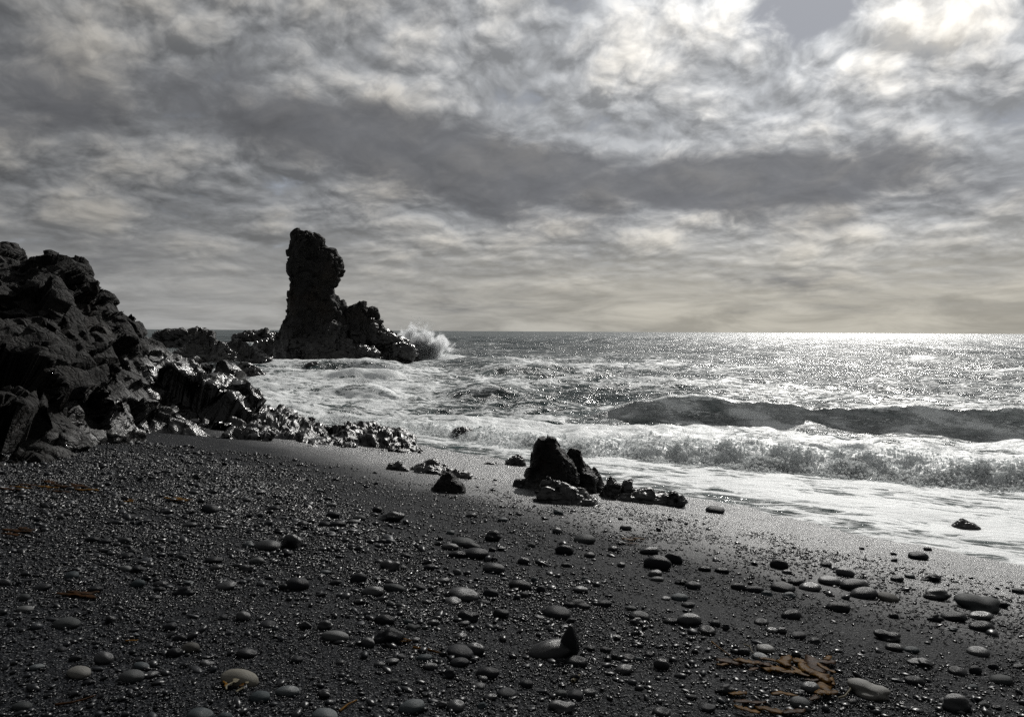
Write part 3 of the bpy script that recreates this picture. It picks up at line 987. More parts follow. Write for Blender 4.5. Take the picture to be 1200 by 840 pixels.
STONES = [
 # px, base, w, h, kind, material, label
 (645,771,54,26,'r','pebble','big smooth oval black stone lying beside the upright pointed stone'),
 (846,600,0,0,'','',''),
 (770,667,34,21,'r','pebble','large rounded black stone, biggest of the cluster under the small kelp tuft'),
 (761,649,24,11,'f','pebble','flat shiny black stone behind the large rounded stone near the kelp tuft'),
 (789,660,21,15,'r','pebble','round black stone leaning against the right side of the large rounded stone'),
 (768,676,19,10,'a','pebble','wedge shaped dark stone in front of the large rounded stone'),
 (770,681,16,7,'f','grey','small flat grey stone in front of the wedge shaped stone'),
 (342,643,25,21,'a','pebble','blocky black stone with a flat top beside a long low stone'),
 (314,645,33,11,'f','pebble','long low black stone touching the blocky black stone'),
 (247,601,21,12,'r','pebble','rounded black stone alone on gravel below the headland foot'),
 (459,611,29,15,'a','pebble','angular black stone with a ridged top on open sand'),
 (442,600,12,8,'r','pebble','small round stone just behind the ridged angular stone'),
 (394,618,23,10,'f','pebble','low dark stone, frontmost of the small row left of the ridged stone'),
 (391,607,20,9,'a','pebble','low dark stone in the middle of the small row left of the ridged stone'),
 (421,610,17,8,'f','grey','grey flat stone at the right end of the small stone row'),
 (355,617,14,9,'r','pebble','small round black stone midway between the blocky stone and the stone row'),
 (348,691,29,18,'r','pebble','wet rounded stone with a white glint on its crest'),
 (333,691,16,9,'f','pebble','low stone tucked against the left of the white glinting stone'),
 (301,661,19,10,'f','grey','flat grey oval stone on sand below the long low stone'),
 (250,660,22,10,'r','pebble','rounded dark stone with a pale cheek left of the flat grey oval'),
 (420,682,20,13,'r','pebble','round black stone standing alone on sand left of a pale flat one'),
 (458,668,22,14,'a','pebble','hump backed dark stone with a smaller stone at its right'),
 (462,693,26,8,'f','grey','pale grey flat stone, palest of those left of the paired stones'),
 (437,698,25,14,'r','pebble','dark rounded stone beside the pale grey flat stone'),
 (543,640,29,11,'f','grey','smooth grey oval stone on top of the little pile'),
 (557,654,33,14,'f','pebble','long dark stone at the lower right of the little pile'),
 (527,644,21,10,'r','pebble','dark oval stone at the left of the little pile'),
 (536,653,22,8,'f','pebble','low dark stone underneath the left of the little pile'),
 (578,634,25,16,'a','pebble','square cornered black block with a lit top behind the little pile'),
 (579,671,28,13,'f','pebble','tapered black stone in front of the little pile'),
 (614,661,15,10,'r','pebble','small round stone on open sand right of the tapered stone'),
 (661,649,23,14,'r','pebble','dark dome shaped stone alone in the middle of the smooth sand'),
 (653,625,12,9,'r','pebble','small round stone just uphill of the dome shaped stone'),
 (685,636,27,8,'f','grey','sand dusted pale stone half buried right of the dome shaped stone'),
 (610,691,29,14,'f','pebble','pointed flat stone with lit grey top on smooth sand'),
 (634,694,11,10,'r','pebble','little round stone at the right tip of the pointed flat stone'),
 (543,703,36,18,'r','pebble','large rough topped dark boulder above the paired stones'),
 (575,699,19,12,'r','pebble','dark stone at the right of the rough topped boulder'),
 (680,694,20,9,'f','pebble','flat stone with bright rim on sand right of the pointed flat stone'),
 (838,601,22,9,'r','pebble','black oval stone sitting in the foam edge right of the low reef'),
 (733,621,15,8,'r','pebble','black stone uphill of the small kelp tuft'),
 (812,690,21,12,'r','pebble','dark rounded stone in the cluster below the wet sand, right of the kelp tuft'),
 (865,691,20,11,'r','pebble','rounded stone at the left end of the stony band by the wet sand'),
 (913,666,20,14,'r','pebble','domed black stone uppermost in the stony band by the wet sand'),
 (917,693,28,13,'r','pebble','shiny topped oval stone in the middle of the stony band by the wet sand'),
 (884,694,23,9,'f','pebble','low flat stone left of the shiny topped oval'),
 (949,692,26,10,'f','pebble','long flat stone right of the shiny topped oval'),
 (990,675,22,13,'r','pebble','domed stone at the right end of the stony band by the wet sand'),
 (972,685,28,10,'f','pebble','long low stone just left of the domed end stone'),
 (1001,691,36,12,'f','pebble','long black slab like stone, upper of two parallel ones'),
 (1012,701,34,11,'f','pebble','long black slab like stone, lower of two parallel ones'),
 (1040,704,25,8,'f','pale','pale sandy stone half buried right of the parallel slab like stones'),
 (1098,703,38,17,'a','pebble','large jagged black stone on the wet sand at the right'),
 (1092,681,24,10,'a','pebble','dark ragged stone uphill of the large jagged stone'),
 (1076,655,24,8,'f','pebble','flat black stone lying in the middle of the shining wet sand'),
 (1051,681,16,9,'r','pebble','dark stone left of the ragged stone on wet sand'),
 (1087,645,10,6,'r','pebble','small black stone highest on the shining wet sand'),
 (78,736,30,14,'r','grey','smooth grey brown egg shaped stone in dark gravel at the left'),
 (29,717,19,9,'f','grey','flat grey stone near the left edge'),
 (165,714,14,7,'f','grey','small greenish grey stone in dark gravel uphill of a kelp scrap'),
 (129,731,14,12,'a','pebble','upright dark stone with a lit right edge right of the egg shaped stone'),
 (199,738,17,10,'r','pebble','round dark stone uphill of the brown oval stone'),
 (223,764,21,14,'r','pale','brownish pale oval stone tilted in dark gravel'),
 (204,769,19,13,'r','pebble','dark round stone left of the brownish oval stone'),
 (122,777,22,16,'r','pebble','round dark grey boulder among gravel above the pale sliver'),
 (93,794,31,7,'f','pale','thin pale sliver of stone lying flat in gravel'),
 (154,799,28,17,'r','grey','big smooth grey stone in front of a trio'),
 (166,784,21,10,'f','blue','blue grey flat stone at the back of a trio'),
 (176,794,18,10,'r','pebble','dark stone at the right of a trio'),
 (26,832,22,9,'f','grey','flat olive grey stone in the bottom left corner'),
 (234,846,30,20,'r','blue','blue green round boulder cut by the lower edge'),
 (285,727,18,14,'r','pebble','square shouldered dark stone in gravel uphill of the pale kelp covered stone'),
 (314,735,19,10,'r','pebble','rounded dark stone right of the square shouldered stone'),
 (393,751,33,12,'f','grey','smooth grey tapered stone with a bright right shoulder'),
 (381,738,22,14,'a','pebble','very dark angular stone just behind the grey tapered stone'),
 (358,737,15,12,'a','pebble','slanted stone with a lit edge left of the very dark one'),
 (451,731,25,14,'r','pebble','rounded stone behind the lumpy black boulder'),
 (456,755,36,24,'a','pebble','lumpy black boulder with pitted top beside a kelp scrap'),
 (431,758,18,14,'r','pebble','dark stone leaning on the left of the lumpy black boulder'),
 (289,770,26,11,'f','pebble','low flat dark stone uphill of the pale kelp covered stone'),
 (304,822,26,15,'f','blue','smooth slate coloured stone tucked under the right of the pale stone'),
 (337,815,28,13,'f','blue','smooth slate coloured stone, second right of the pale stone'),
 (380,815,17,10,'a','pebble','dark chipped stone right of the two slate coloured stones'),
 (483,835,31,20,'r','blue','blue grey smooth boulder near the lower edge left of the black ball stone'),
 (381,846,35,14,'f','blue','flat slate boulder cut by the lower edge'),
 (263,845,18,13,'r','blue','round slate stone cut by the lower edge under the pale stone'),
 (540,771,35,13,'f','pebble','long black stone with shining top, front one of the pair'),
 (555,768,27,19,'r','pebble','round black stone behind the long shining stone of the pair'),
 (538,780,23,9,'r','pebble','low stone lying under the front of the paired stones'),
 (571,794,28,15,'r','pebble','round black stone with bright crescent rim below the paired stones'),
 (566,798,12,8,'r','pebble','small stone under the left of the crescent rimmed stone'),
 (527,794,20,14,'a','pebble','faceted dark stone left of the crescent rimmed stone'),
 (504,784,18,10,'r','pebble','rounded stone with lit right side uphill of the faceted stone'),
 (675,780,27,7,'f','pebble','thin dark stone lying in front of the upright pointed stone'),
 (593,817,24,11,'r','pebble','smooth dark stone with greenish lit top near the bottom centre'),
 (574,820,17,10,'r','pebble','dark stone leaning on the left of the greenish topped stone'),
 (534,833,21,16,'r','pebble','black ball shaped stone near the lower edge'),
 (656,817,17,11,'r','grey','small olive grey stone behind the flat faced black stone'),
 (674,819,21,13,'r','pebble','round black stone right of the olive grey stone'),
 (689,815,19,10,'f','pebble','low dark stone at the right of the round black stone'),
 (659,834,29,16,'a','pebble','flat faced black stone near the lower edge'),
 (653,724,35,12,'f','pebble','long flat black stone uphill of the upright pointed stone'),
 (675,713,31,9,'a','pebble','ragged row shaped stone with bright specks uphill of the long flat stone'),
 (707,711,21,8,'f','pebble','small flat stone right of the ragged row shaped stone'),
 (549,728,23,15,'a','pebble','dark broken stone uphill of the paired stones'),
 (587,724,22,13,'a','pebble','dark triangular stone right of the broken stone'),
 (808,732,31,17,'r','pebble','large black oval stone with pale rim above the kelp bank'),
 (829,743,21,10,'r','pebble','dark stone touching the lower right of the pale rimmed oval'),
 (838,733,14,9,'r','pebble','round stone right of the pale rimmed oval'),
 (749,727,24,14,'r','pebble','domed dark stone with a smaller one in front, left of the pale rimmed oval'),
 (746,732,17,11,'a','pebble','stone in front of the domed dark stone'),
 (775,784,20,16,'r','pebble','almost spherical black stone alone on gravel left of the kelp'),
 (731,789,21,13,'r','pebble','dark rounded stone left of the spherical stone'),
 (927,725,26,13,'r','pebble','smooth domed stone above the kelp bank, right of the pale rimmed oval'),
 (935,748,20,9,'f','pebble','flat stone between the domed stone and the kelp bank'),
 (897,764,22,8,'f','pale','pale flat stone right behind the kelp bank'),
 (871,767,17,10,'r','pebble','round black stone with a stipe of kelp curled round it'),
 (850,813,23,14,'a','pebble','dark square stone below the kelp bank'),
 (937,829,23,15,'r','grey','grey ball shaped stone below the kelp bank'),
 (949,811,22,15,'r','pebble','smooth black ball against the lower end of the kelp'),
 (982,716,26,14,'r','pebble','dark dome with a glint in front, below the parallel slab like stones'),
 (1047,724,11,8,'r','pebble','tiny lone round stone on bare sand right of the glinting dome'),
 (1095,728,18,11,'a','pebble','dark angular stone at the left of the big stone group at the right'),
 (1117,727,29,14,'f','pebble','tilted black slab in the big stone group at the right'),
 (1146,715,45,20,'a','grey','big smooth grey topped stone, largest of the group at the right'),
 (1149,726,26,13,'r','pebble','black stone resting in front of the big grey topped stone'),
 (1150,739,31,14,'f','pebble','long black stone with pale rim, lowest of the group at the right'),
 (1174,712,16,9,'a','pebble','small dark stone at the right of the big grey topped stone'),
 (1040,750,29,14,'a','pebble','dome shaped black stone above a trail of smaller stones'),
 (1048,762,21,11,'r','pebble','first stone of the trail below the dome shaped black stone'),
 (1080,781,27,14,'a','pebble','dark end stone of the trail with a bright speck'),
 (1122,791,23,12,'r','pebble','rounded black stone left of the greenish stone'),
 (1143,789,17,12,'r','pebble','round black stone between the rounded one and the greenish stone'),
 (1173,801,26,13,'f','grey','greenish grey flat stone near the right edge'),
 (1146,768,25,7,'f','pebble','thin low stone uphill of the rounded black stone at the right'),
 (1072,802,25,8,'f','pebble','low flat dark stone on gravel right of the pale angular stone'),
 (1018,817,43,16,'a','pale','pale grey angular stone with a white stipe at its left'),
 (1120,833,44,25,'a','pebble','large pointed black stone near the lower right corner'),
 (1153,829,15,9,'r','grey','shiny small stone right of the large pointed black stone'),
]
for (px, py, w, h, kd, mt, lb) in STONES:
    if w:
        pebble(px, py, w, h, kd, mt, lb)
# the upright stone: a thick pointed slab standing behind the oval one
q, mpp = survey(668, 772)
o = obj('pointed_stone', boulder_mesh('pointed_stone', (1, 1, 1), 4, 671, M['pebble'], 0.12, 0.15, 0.012, 0.8))
co = np.zeros(len(o.data.vertices) * 3, np.float32)
o.data.vertices.foreach_get('co', co)
co = co.reshape(-1, 3)
zt = np.clip((co[:, 2] + 1) / 2, 0, 1)
co[:, 0] = co[:, 0] * (1.05 - 0.62 * zt) + 0.28 * zt - 0.1
co[:, 1] *= (1.0 - 0.35 * zt)
o.data.vertices.foreach_set('co', co.ravel())
o.scale = (16 * mpp, 11 * mpp, 21 * mpp)
o.location = (q.x, q.y + 9 * mpp, q.z + 16 * mpp)
tag(o, 'upright pointed black stone, tallest of the shingle', 'pebble', 'pebbles around the upright stone')
PLACED.append((q.x, q.y + 9 * mpp, 16 * mpp))

# lesser pebbles between them
MORE = [(146,637,16,9),(123,637,15,7),(108,635,16,8),(222,618,17,6),(47,637,13,6),(157,648,13,5),(147,654,18,5),(147,669,16,8),(162,671,18,10),(127,664,15,7),(212,656,14,8),(84,678,18,10),(48,692,20,9),(6,686,13,10),
 (110,694,20,8),(161,688,18,11),(188,687,18,8),(214,698,26,13),(220,686,14,7),(288,588,12,6),(321,598,16,5),(388,594,14,6),(381,617,15,8),(414,614,16,6),(326,625,10,8),(291,641,14,9),(253,668,16,8),(289,670,16,10),(381,673,14,7),(393,685,16,7),
 (470,667,14,7),(444,660,10,6),(476,654,15,7),(459,685,15,8),(447,637,11,7),(448,624,9,5),(265,691,24,12),(374,577,10,5),(304,579,15,5),(553,643,22,5),(586,645,14,7),(577,646,10,6),(579,657,9,6),(654,603,12,7),(691,653,14,8),
 (663,664,12,6),(626,682,9,8),(685,680,8,6),(676,681,7,4),(503,668,15,9),(519,684,17,9),(491,691,18,8),(536,673,10,8),(589,611,12,6),(608,604,8,5),(552,606,14,6),(528,626,10,6),(515,633,9,6),(718,646,12,8),(623,641,10,6),
 (785,610,6,5),(727,609,6,4),(727,638,12,6),(728,664,10,7),(800,685,16,9),(826,669,16,8),(846,671,18,6),(899,698,17,7),(922,672,12,6),(933,685,20,8),(925,701,20,9),(780,703,12,6),(796,703,20,7),(968,664,14,8),(1066,677,13,7),
 (1047,650,8,4),(1048,658,9,5),(1010,644,8,4),(1193,695,14,8),(139,715,10,7),(211,751,16,9),(72,763,12,7),(88,774,14,8),(42,785,17,9),(216,782,11,7),(261,726,10,7),(445,781,14,8),(459,778,18,9),(468,772,14,8),(462,800,11,6),
 (555,776,10,7),(497,774,20,8),(654,774,12,6),(517,829,14,10),(565,830,16,9),(600,831,14,7),(669,729,11,7),(565,709,18,8),(531,708,20,8),(582,738,14,7),(632,726,14,6),(540,748,14,8),(507,733,16,9),(484,738,14,8),(691,763,16,7),
 (709,764,14,8),(720,772,10,8),(785,731,18,8),(806,711,16,8),(851,738,11,9),(811,741,12,6),(739,715,15,7),(735,774,18,8),(760,770,12,8),(748,775,10,7),(892,732,18,9),(905,741,14,8),(916,742,13,9),(891,773,18,8),(937,813,12,7),
 (829,833,20,8),(775,839,22,10),(955,754,18,8),(1115,739,14,6),(1068,764,18,6),(1164,784,12,9),(1168,831,12,7),(1140,807,14,6),(1193,783,14,6),(616,805,18,11),(478,731,12,7),(470,716,14,7),(500,708,12,7)]
for (px, py, w, h) in MORE:
    pebble(px, py, w, h, random.choice('rrffa'), random.choice(['pebble'] * 9 + ['grey', 'blue']))
tries = 0
n_now = len(PLACED)
while len(PLACED) < 297 and tries < 6000:
    tries += 1
    py = random.uniform(560, 836)
    px = random.uniform(4, 1196)
    q = on_beach(px, py)
    s_ = sand_s(q.x, q.y)
    if random.random() > (1.0 if (s_ < 4.6 or (s_ < 7 and q.x < -3)) else 0.12):
        continue
    w = random.uniform(9, 15)
    if any((q.x - a) ** 2 + (q.y - b_) ** 2 < (r_ + w * q.y / FPX * 0.6) ** 2 for a, b_, r_ in PLACED):
        continue
    pebble(px, py, w, w * random.uniform(0.45, 0.65), random.choice('rrffa'), random.choice(['pebble'] * 9 + ['grey', 'blue']))

# a lesser pebble is told by its look and by the named stone next to it
used = set(p_[7] for p_ in PEBS if p_[7])
known = [p_ for p_ in PEBS if p_[7]]
for (o, px, py, w, h, kd, mt, lb) in PEBS:
    if lb:
        continue
    look = {'r': 'rounded', 'f': 'flat', 'a': 'broken'}[kd]
    tone = {'pebble': 'dark', 'grey': 'grey', 'blue': 'bluish'}[mt]
    best = None
    for p_ in sorted(known, key=lambda p_: (p_[1] - px) ** 2 + 4 * (p_[2] - py) ** 2)[:30]:
        ddx, ddy = px - p_[1], (py - p_[2]) * 2.2
        far_ = math.hypot(ddx, ddy) > 42
        if abs(ddx) > abs(ddy):
            side = 'left of' if ddx < 0 else 'right of'
        else:
            side = 'uphill of' if ddy > 0 else 'seaward of'
        sizes = ('small', 'tiny') if w < 13 else ('small', 'smallish')
        hows = ('some way ', 'well ') if far_ else ('just ', 'close ')
        for txt in [f"{a_} {look} {tone} pebble {b2}{side} the {p_[7]}" for a_ in sizes for b2 in hows] + [f"{a_} {tone} pebble {b2}{side} the {p_[7]}" for a_ in sizes for b2 in (hows[0], '')]:
            if len(txt.split()) <= 16 and txt not in used and best is None:
                best = txt
        if best:
            break
    if best is None:
        best = f"small {look} {tone} pebble {place_of(px, py)[0]}"
    used.add(best)
    o['label'] = best

# ---------------------------------------------------------------- shingle too small and too many to count
def scatter(n, rmin, rmax, sub, seed, name, label, ymax, dens):
    rg = np.random.default_rng(seed)
    m_ = n * 6
    y = np.sqrt(rg.uniform(2.2 ** 2, ymax ** 2, m_))
    x = rg.uniform(-1, 1, m_) * (0.80 * y + 0.8)
    w = dens(x, y)
    clump = fbm(np.stack([x * 1.1, y * 1.1, x * 0], -1), 3, 0.6, seed=seed + 5)
    w = w * np.clip(0.70 + 2.2 * clump, 0.04, 1.8) * (3.2 / y) ** 0.8
    ok = rg.uniform(0, 1, m_) < w
    x, y = x[ok][:n], y[ok][:n]
    n = len(x)
    r_ = rmin * (rmax / rmin) ** (rg.uniform(0, 1, n) ** 2.6)
    r_ = r_ * np.clip(y / 5.0, 0.8, 1.6)
    U, F = sub
    nu = len(U)
    base = U[None] * (1 + 0.30 * rg.normal(0, 1, (n, nu, 1)).clip(-1, 1) * (0.6 if nu > 10 else 1.0))
    sc = np.stack([r_ * rg.uniform(0.8, 1.7, n), r_ * rg.uniform(0.6, 1.1, n), r_ * rg.uniform(0.28, 0.75, n)], -1)
    P = base * sc[:, None]
    ang = rg.uniform(0, 6.28, n)
    ca, sa = np.cos(ang)[:, None], np.sin(ang)[:, None]
    tl = rg.normal(0, 0.22, (n, 1))
    px_, py_, pz_ = P[..., 0], P[..., 1], P[..., 2]
    pz2 = pz_ + tl * px_
    X_ = px_ * ca - py_ * sa + x[:, None]
    Y_ = px_ * sa + py_ * ca + y[:, None]
    Z_ = pz2 + (sand_z(x, y) + sc[:, 2] * 0.35 + 0.004)[:, None]
    V = np.stack([X_, Y_, Z_], -1).reshape(-1, 3)
    Fa = (F[None] + (np.arange(n) * nu)[:, None, None]).reshape(-1, 3)
    tone = np.repeat(np.clip(rg.gamma(1.3, 0.22, n), 0, 1), nu)
    o = obj(name, mesh_np(name, V, Fa, M['gravel'], attrs={'tone': tone}))
    return tag(o, label, kind='stuff')
OCT = (np.array([[1, 0, 0], [-1, 0, 0], [0, 1, 0], [0, -1, 0], [0, 0, 1], [0, 0, -1]], np.float32),
       np.array([[0, 2, 4], [2, 1, 4], [1, 3, 4], [3, 0, 4], [2, 0, 5], [1, 2, 5], [3, 1, 5], [0, 3, 5]], np.int32))
def _sub(U, F):
    U = [tuple(u) for u in U]
    mp, out = {}, []
    def mid(a, b_):
        k = (min(a, b_), max(a, b_))
        if k not in mp:
            v = (np.array(U[a]) + np.array(U[b_]))
            U.append(tuple(v / np.linalg.norm(v)))
            mp[k] = len(U) - 1
        return mp[k]
    for a, b_, c in F:
        d_, e, f = mid(a, b_), mid(b_, c), mid(c, a)
        out += [[a, d_, f], [d_, b_, e], [f, e, c], [d_, e, f]]
    return np.array(U, np.float32), np.array(out, np.int32)
OCT2 = _sub(*OCT)
TET = (np.array([[1, 1, 1], [-1, -1, 1], [-1, 1, -1], [1, -1, -1]], np.float32), np.array([[0, 2, 1], [0, 1, 3], [0, 3, 2], [1, 2, 3]], np.int32))
def dens_pebble(x, y):
    s = sand_s(x, y)
    q = np.stack([x * 0.6, y * 0.6, x * 0], -1)
    e = s + 1.3 * fbm(q, 3, 0.6, seed=801)
    left = sstep(-x / np.maximum(y, 1), 0.15, 0.45)
    return np.clip(np.maximum(1 - sstep(e, 3.7, 5.3), 0.9 * (1 - sstep(y + 0.5 * e - 0.5 * s, 4.7, 5.9))) + left * (1 - sstep(e, 6.0, 9.0)) + 0.05 * (1 - sstep(s, 9, 11)), 0, 1)
def dens_grit(x, y):
    return 0.25 * (1 - sstep(sand_s(x, y), 9.5, 11.5)) + 0.75 * dens_pebble(x, y)
scatter(11000, 0.011, 0.036, OCT2, 21, 'shingle', 'dark rounded shingle strewn over the black sand', 15, dens_pebble)
scatter(34000, 0.006, 0.013, OCT, 23, 'fine_shingle', 'small dark shingle between the larger stones', 15, dens_pebble)
scatter(110000, 0.004, 0.010, TET, 22, 'grit', 'coarse wet black grit between the pebbles', 13, dens_grit)


# ---------------------------------------------------------------- kelp
def blade(cx, cy, cz, ang, length, width, seed, curl=0.5, n=14, m_=5, lift=0.02):
    """one strap of kelp lying over the stones, with a wavy edge"""
    rg = np.random.default_rng(seed)
    u = np.linspace(0, 1, n)
    v = np.linspace(-1, 1, m_)
    th = ang + curl * (u - 0.5) * 2 + 0.25 * np.sin(u * 7 + seed)
    x = cx + np.cumsum(np.cos(th)) * length / n
    y = cy + np.cumsum(np.sin(th)) * length / n
    wd = width * np.sin(np.pi * np.clip(u * 0.88 + 0.08, 0, 1)) ** 0.6 * (0.8 + 0.4 * rg.random(n)) * 0.5
    nx, ny = -np.sin(th), np.cos(th)
    Xb = x[:, None] + nx[:, None] * wd[:, None] * v[None]
    Yb = y[:, None] + ny[:, None] * wd[:, None] * v[None]
    ruff = lift * (0.9 * np.sin(u * 19 + seed)[:, None] * v[None] ** 2 + 0.7 * np.sin(u * 8 + seed * 2)[:, None] + 0.6 * np.cos(v * 2.5)[None])
    Zb = sand_z(Xb, Yb) + cz + ruff
    top = np.stack([Xb, Yb, Zb], -1).reshape(-1, 3)
    bot = top - np.array([0, 0, 0.003])
    f = grid_faces(n, m_)
    nt = len(top)
    idx = np.arange(n * m_).reshape(n, m_)
    loop = np.concatenate([idx[0], idx[1:, -1], idx[-1, -2::-1], idx[-2:0:-1, 0]])
    nxt = np.roll(loop, -1)
    rim = np.stack([loop, nxt, nxt + nt, loop + nt], -1)
    return np.concatenate([top, bot]), np.concatenate([f[:, ::-1], f + nt, rim])

def kelp(px, py, parts, label, mats=('kelp',), group=None):
    """parts: (px, py, angle, length in px, width in px)"""
    q0 = on_beach(px, py)
    root = empty('kelp', q0)
    tag(root, label, 'seaweed', group)
    for i, (bx, by, a, L_, w_) in enumerate(parts):
        q, mpp = survey(bx, by)
        V, F = blade(q.x - math.cos(a) * L_ * mpp / 2, q.y - math.sin(a) * L_ * mpp / 2, 0.022 + 0.007 * (i % 3), a, 1.3 * L_ * mpp, 1.15 * w_ * mpp, int(bx * 7 + by), lift=0.08 * w_ * mpp, curl=0.4 * math.sin(i * 2.1))
        keep(obj('blade', mesh_np('blade', V, F, M[mats[i % len(mats)]])), root)
    return root
rk = np.random.default_rng(55)
main = [(845, 781, 0.3, 16, 6), (880, 788, 0.6, 16, 5), (916, 792, -0.4, 18, 5), (936, 788, 2.2, 22, 6), (948, 800, 0.2, 18, 6), (972, 790, 1.9, 26, 7), (975, 802, 1.2, 22, 6), (951, 822, 0.9, 22, 6), (898, 778, -0.3, 20, 6), (968, 774, 0.8, 18, 6), (852, 778, 0.1, 34, 15), (870, 780, -0.2, 26, 11), (905, 786, 0.15, 30, 16), (893, 783, 2.6, 24, 12), (925, 782, 1.2, 34, 14), (940, 778, 0.3, 34, 16), (955, 786, 1.4, 50, 20), (962, 796, 1.9, 44, 20),
        (968, 808, 1.3, 44, 18), (960, 778, 0.2, 28, 12), (966, 818, 0.3, 26, 12), (930, 790, -0.5, 24, 10)]
kelp(915, 795, main, 'large bank of wet orange brown kelp straps lying across the shingle', ('kelp', 'kelp_dark', 'kelp'))
kelp(890, 830, [(862, 816, 0.4, 22, 8), (872, 826, 0.1, 34, 8), (915, 820, 0.05, 28, 8), (900, 834, -0.2, 36, 12), (925, 838, 0.4, 30, 10), (880, 838, 2.6, 26, 10)], 'ragged scraps of golden kelp strewn near the lower edge below the large kelp bank', ('kelp', 'kelp_dark', 'kelp'))
kelp(741, 633, [(734, 633, 0.2, 16, 7), (742, 632, -0.2, 18, 8), (748, 634, 0.5, 12, 6), (738, 638, 0.0, 14, 5)], 'small tuft of orange kelp draped over stones above the wet sand', ('kelp', 'kelp_dark'))
kelp(60, 570, [(20, 572, 0.1, 22, 7), (28, 570, 0.5, 16, 6), (54, 567, -0.2, 18, 9), (52, 572, 0.3, 20, 8), (72, 571, 0.0, 26, 9), (88, 572, -0.3, 26, 8), (98, 575, 0.2, 22, 7), (64, 577, 0.2, 24, 6), (8, 576, 0.0, 20, 7)], 'long dull rust coloured streak of kelp under the headland at the left', ('kelp', 'kelp_dark', 'kelp_dark'))
kelp(207, 586, [(200, 586, 0.1, 20, 7), (212, 586, -0.2, 22, 7), (206, 589, 0.2, 18, 5)], 'yellow brown patch of kelp alone on gravel right of the rust streak', ('kelp',))
kelp(151, 588, [(149, 589, 0.3, 9, 5), (153, 588, -0.3, 8, 4)], 'tiny orange kelp scrap between the rust streak and the yellow brown patch', ('kelp',))
kelp(470, 755, [(470, 754, 0.2, 14, 3), (474, 753, -0.2, 12, 3)], 'thin gold kelp shred at the right of the lumpy black boulder', ('kelp',))
kelp(152, 755, [(152, 754, 0.5, 12, 4)], 'little golden kelp scrap in dark gravel uphill of a trio of grey stones', ('kelp',))
kelp(22, 624, [(15, 624, 0.2, 26, 9), (30, 622, -0.3, 20, 8), (10, 630, 0.1, 20, 8)], 'dark olive kelp clump near the left edge among gravel', ('kelp_dark',))
kelp(85, 697, [(84, 699, 0.0, 40, 12), (92, 697, 0.3, 30, 9)], 'dark flat kelp strap on gravel uphill of the egg shaped stone', ('kelp_dark',))
# stipes: thin stalks
def stipe(pts, rad, label, mat):
    P3 = []
    for (px, py, up_) in pts:
        q = on_beach(px, py)
        P3.append((q.x, q.y, q.z + up_))
    P3 = resample(P3, 6 * len(pts))
    n, k = len(P3), 6
    P3[1:-1] = (P3[:-2] + P3[1:-1] * 2 + P3[2:]) / 4
    Tn = np.gradient(P3, axis=0)
    Tn /= np.linalg.norm(Tn, axis=1, keepdims=True)
    A = np.cross(Tn, np.array([0, 0, 1.0]))
    A /= np.maximum(np.linalg.norm(A, axis=1, keepdims=True), 1e-6)
    B = np.cross(A, Tn)
    th = np.linspace(0, 2 * math.pi, k, endpoint=False)
    rr = rad * np.linspace(1.0, 0.6, n)[:, None, None]
    V = P3[:, None] + rr * (A[:, None] * np.cos(th)[None, :, None] + B[:, None] * np.sin(th)[None, :, None])
    return tag(obj('kelp_stalk', mesh_np('kelp_stalk', V.reshape(-1, 3), grid_faces(n, k, True), M[mat])), label, 'seaweed')
stipe([(983, 819, 0.01), (990, 818, 0.015), (996, 813, 0.03), (997, 806, 0.03), (995, 803, 0.02)], 0.0065, 'curved white stalk at the left of the pale grey angular stone', 'kelp_pale')
stipe([(484, 760, 0.01), (500, 763, 0.015), (512, 766, 0.012), (521, 767, 0.01)], 0.007, 'thin pale stalk lying left of the paired black stones', 'kelp')
stipe([(872, 756, 0.01), (879, 762, 0.03), (881, 768, 0.03), (888, 772, 0.02)], 0.005, 'thin golden stalk curled round a black stone behind the kelp bank', 'kelp_pale')
stipe([(64, 828, 0.01), (82, 826, 0.012), (97, 822, 0.01), (112, 817, 0.012)], 0.006, 'long olive stalk on gravel near the lower left', 'kelp_dark')
stipe([(398, 835, 0.01), (408, 828, 0.015), (418, 822, 0.01)], 0.006, 'short olive stalk near the lower edge right of the slate boulder', 'kelp')
stipe([(834, 753, 0.01), (842, 760, 0.012), (856, 770, 0.012)], 0.006, 'thin wet stalk running down into the left end of the kelp bank', 'kelp')
stipe([(671, 800, 0.012), (675, 797, 0.014), (679, 793, 0.012)], 0.012, 'short pale broken stalk near the round black stone at the bottom', 'kelp_pale')

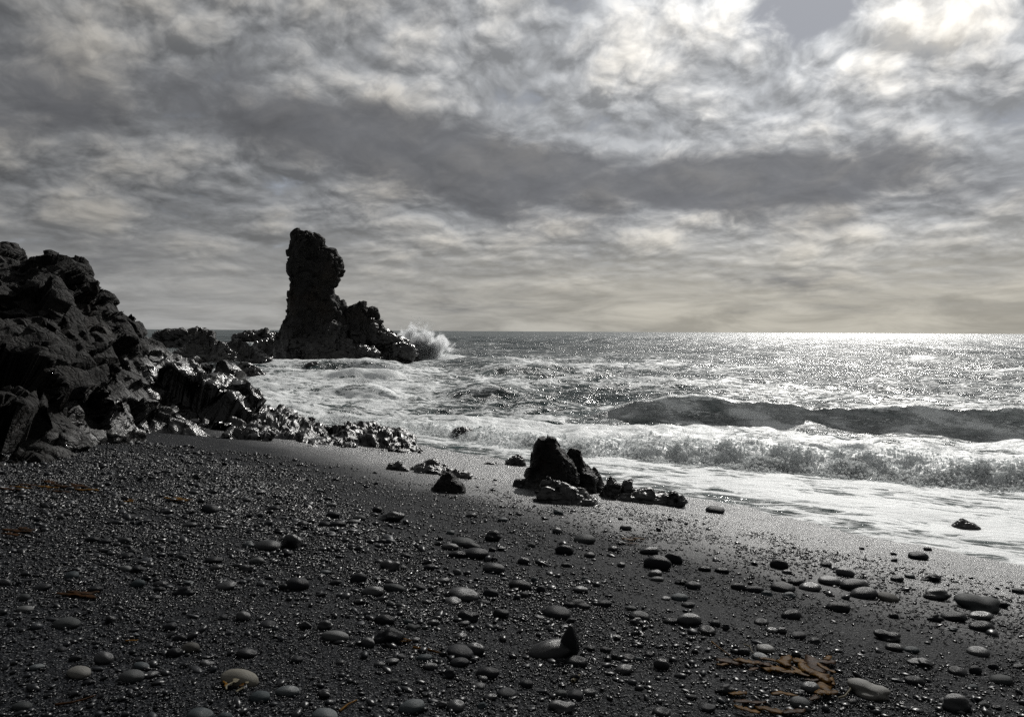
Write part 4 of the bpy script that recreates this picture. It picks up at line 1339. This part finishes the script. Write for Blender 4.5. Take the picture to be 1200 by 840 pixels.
# the pale stone with a skirt of wet translucent weed
q, mpp = survey(280, 803)
pebble(281, 803, 45, 23, 'r', 'cream', 'pale oval stone under a skirt of wet see-through kelp', turn=-0.12, tilt=(0.05, 0.12))
kelp(274, 806, [(266, 803, 1.35, 16, 5), (271, 806, 1.75, 20, 4), (277, 805, 1.5, 16, 6), (284, 806, 1.3, 18, 5), (289, 805, 1.8, 14, 4), (269, 812, 1.6, 22, 2), (281, 812, 1.45, 20, 3), (262, 808, 2.0, 16, 3)], 'glistening kelp shreds hanging over the pale oval stone at the lower left', ('kelp_pale', 'kelp_pale', 'kelp_pale', 'kelp'))

# ---------------------------------------------------------------- spray where a wave bursts on the stack
rg = np.random.default_rng(91)
n = 14000
a0, a1 = at(464, 420, 83.0), at(548, 420, 83.0)
t_ = rg.beta(1.3, 2.6, n)
hgt = (3.9 * np.exp(-((t_ - 0.26) / 0.24) ** 2) + 0.9 * np.exp(-((t_ - 0.45) / 0.3) ** 2) + 0.3) * rg.uniform(0, 1, n) ** 1.2
SP = np.stack([a0.x + (a1.x - a0.x) * t_ + 0.11 * hgt * rg.normal(0, 1, n) + 0.12 * hgt, 83.0 + rg.normal(0, 0.9, n), 0.1 + hgt + rg.normal(0, 0.12, n)], -1)
cl_ = fbm(SP.astype(np.float32) * 0.9, 3, 0.6, seed=95)
SP = SP[cl_ > -0.12 - 0.25 * (1 - hgt / 3.5)]
tumble('wave_spray', 'white spray bursting off the right foot of the sea stack', SP, 0.008 + 0.038 * rg.uniform(0, 1, len(SP)) ** 3, 92, M['froth'], 1.0)
mm = bpy.data.materials.new('spray_mist')
mm.use_nodes = True
mm.node_tree.nodes.clear()
g = G(mm.node_tree)
mo = g.n.new('ShaderNodeOutputMaterial')
pv = g.n.new('ShaderNodeVolumePrincipled')
pv.inputs['Color'].default_value = (0.97, 0.98, 0.99, 1)
oc = objco(g)
rr = g.v('LENGTH', oc)
nz_ = g.noise(g.v('MULTIPLY', oc, (2.6, 1.2, 2.0)), 1.0, 6, 0.65, 0.4)
g.put(pv.inputs['Density'], g.mul(g.ss(g.sub(g.add(1.0, g.mul(g.sub(nz_, 0.5), 2.6)), rr), 0.0, 0.7), 7.0))
pv.inputs['Anisotropy'].default_value = 0.6
g.l.new(pv.outputs[0], mo.inputs['Volume'])
mist = obj('spray_mist', mesh_np('spray_mist', ico(3)[0] * 1.25, ico(3)[1], mm), loc=(at(492, 405, 83.0).x, 83.0, 1.3))
mist.scale = (3.3, 1.6, 2.7)
tag(mist, 'soft white mist round the bursting wave', kind='stuff')
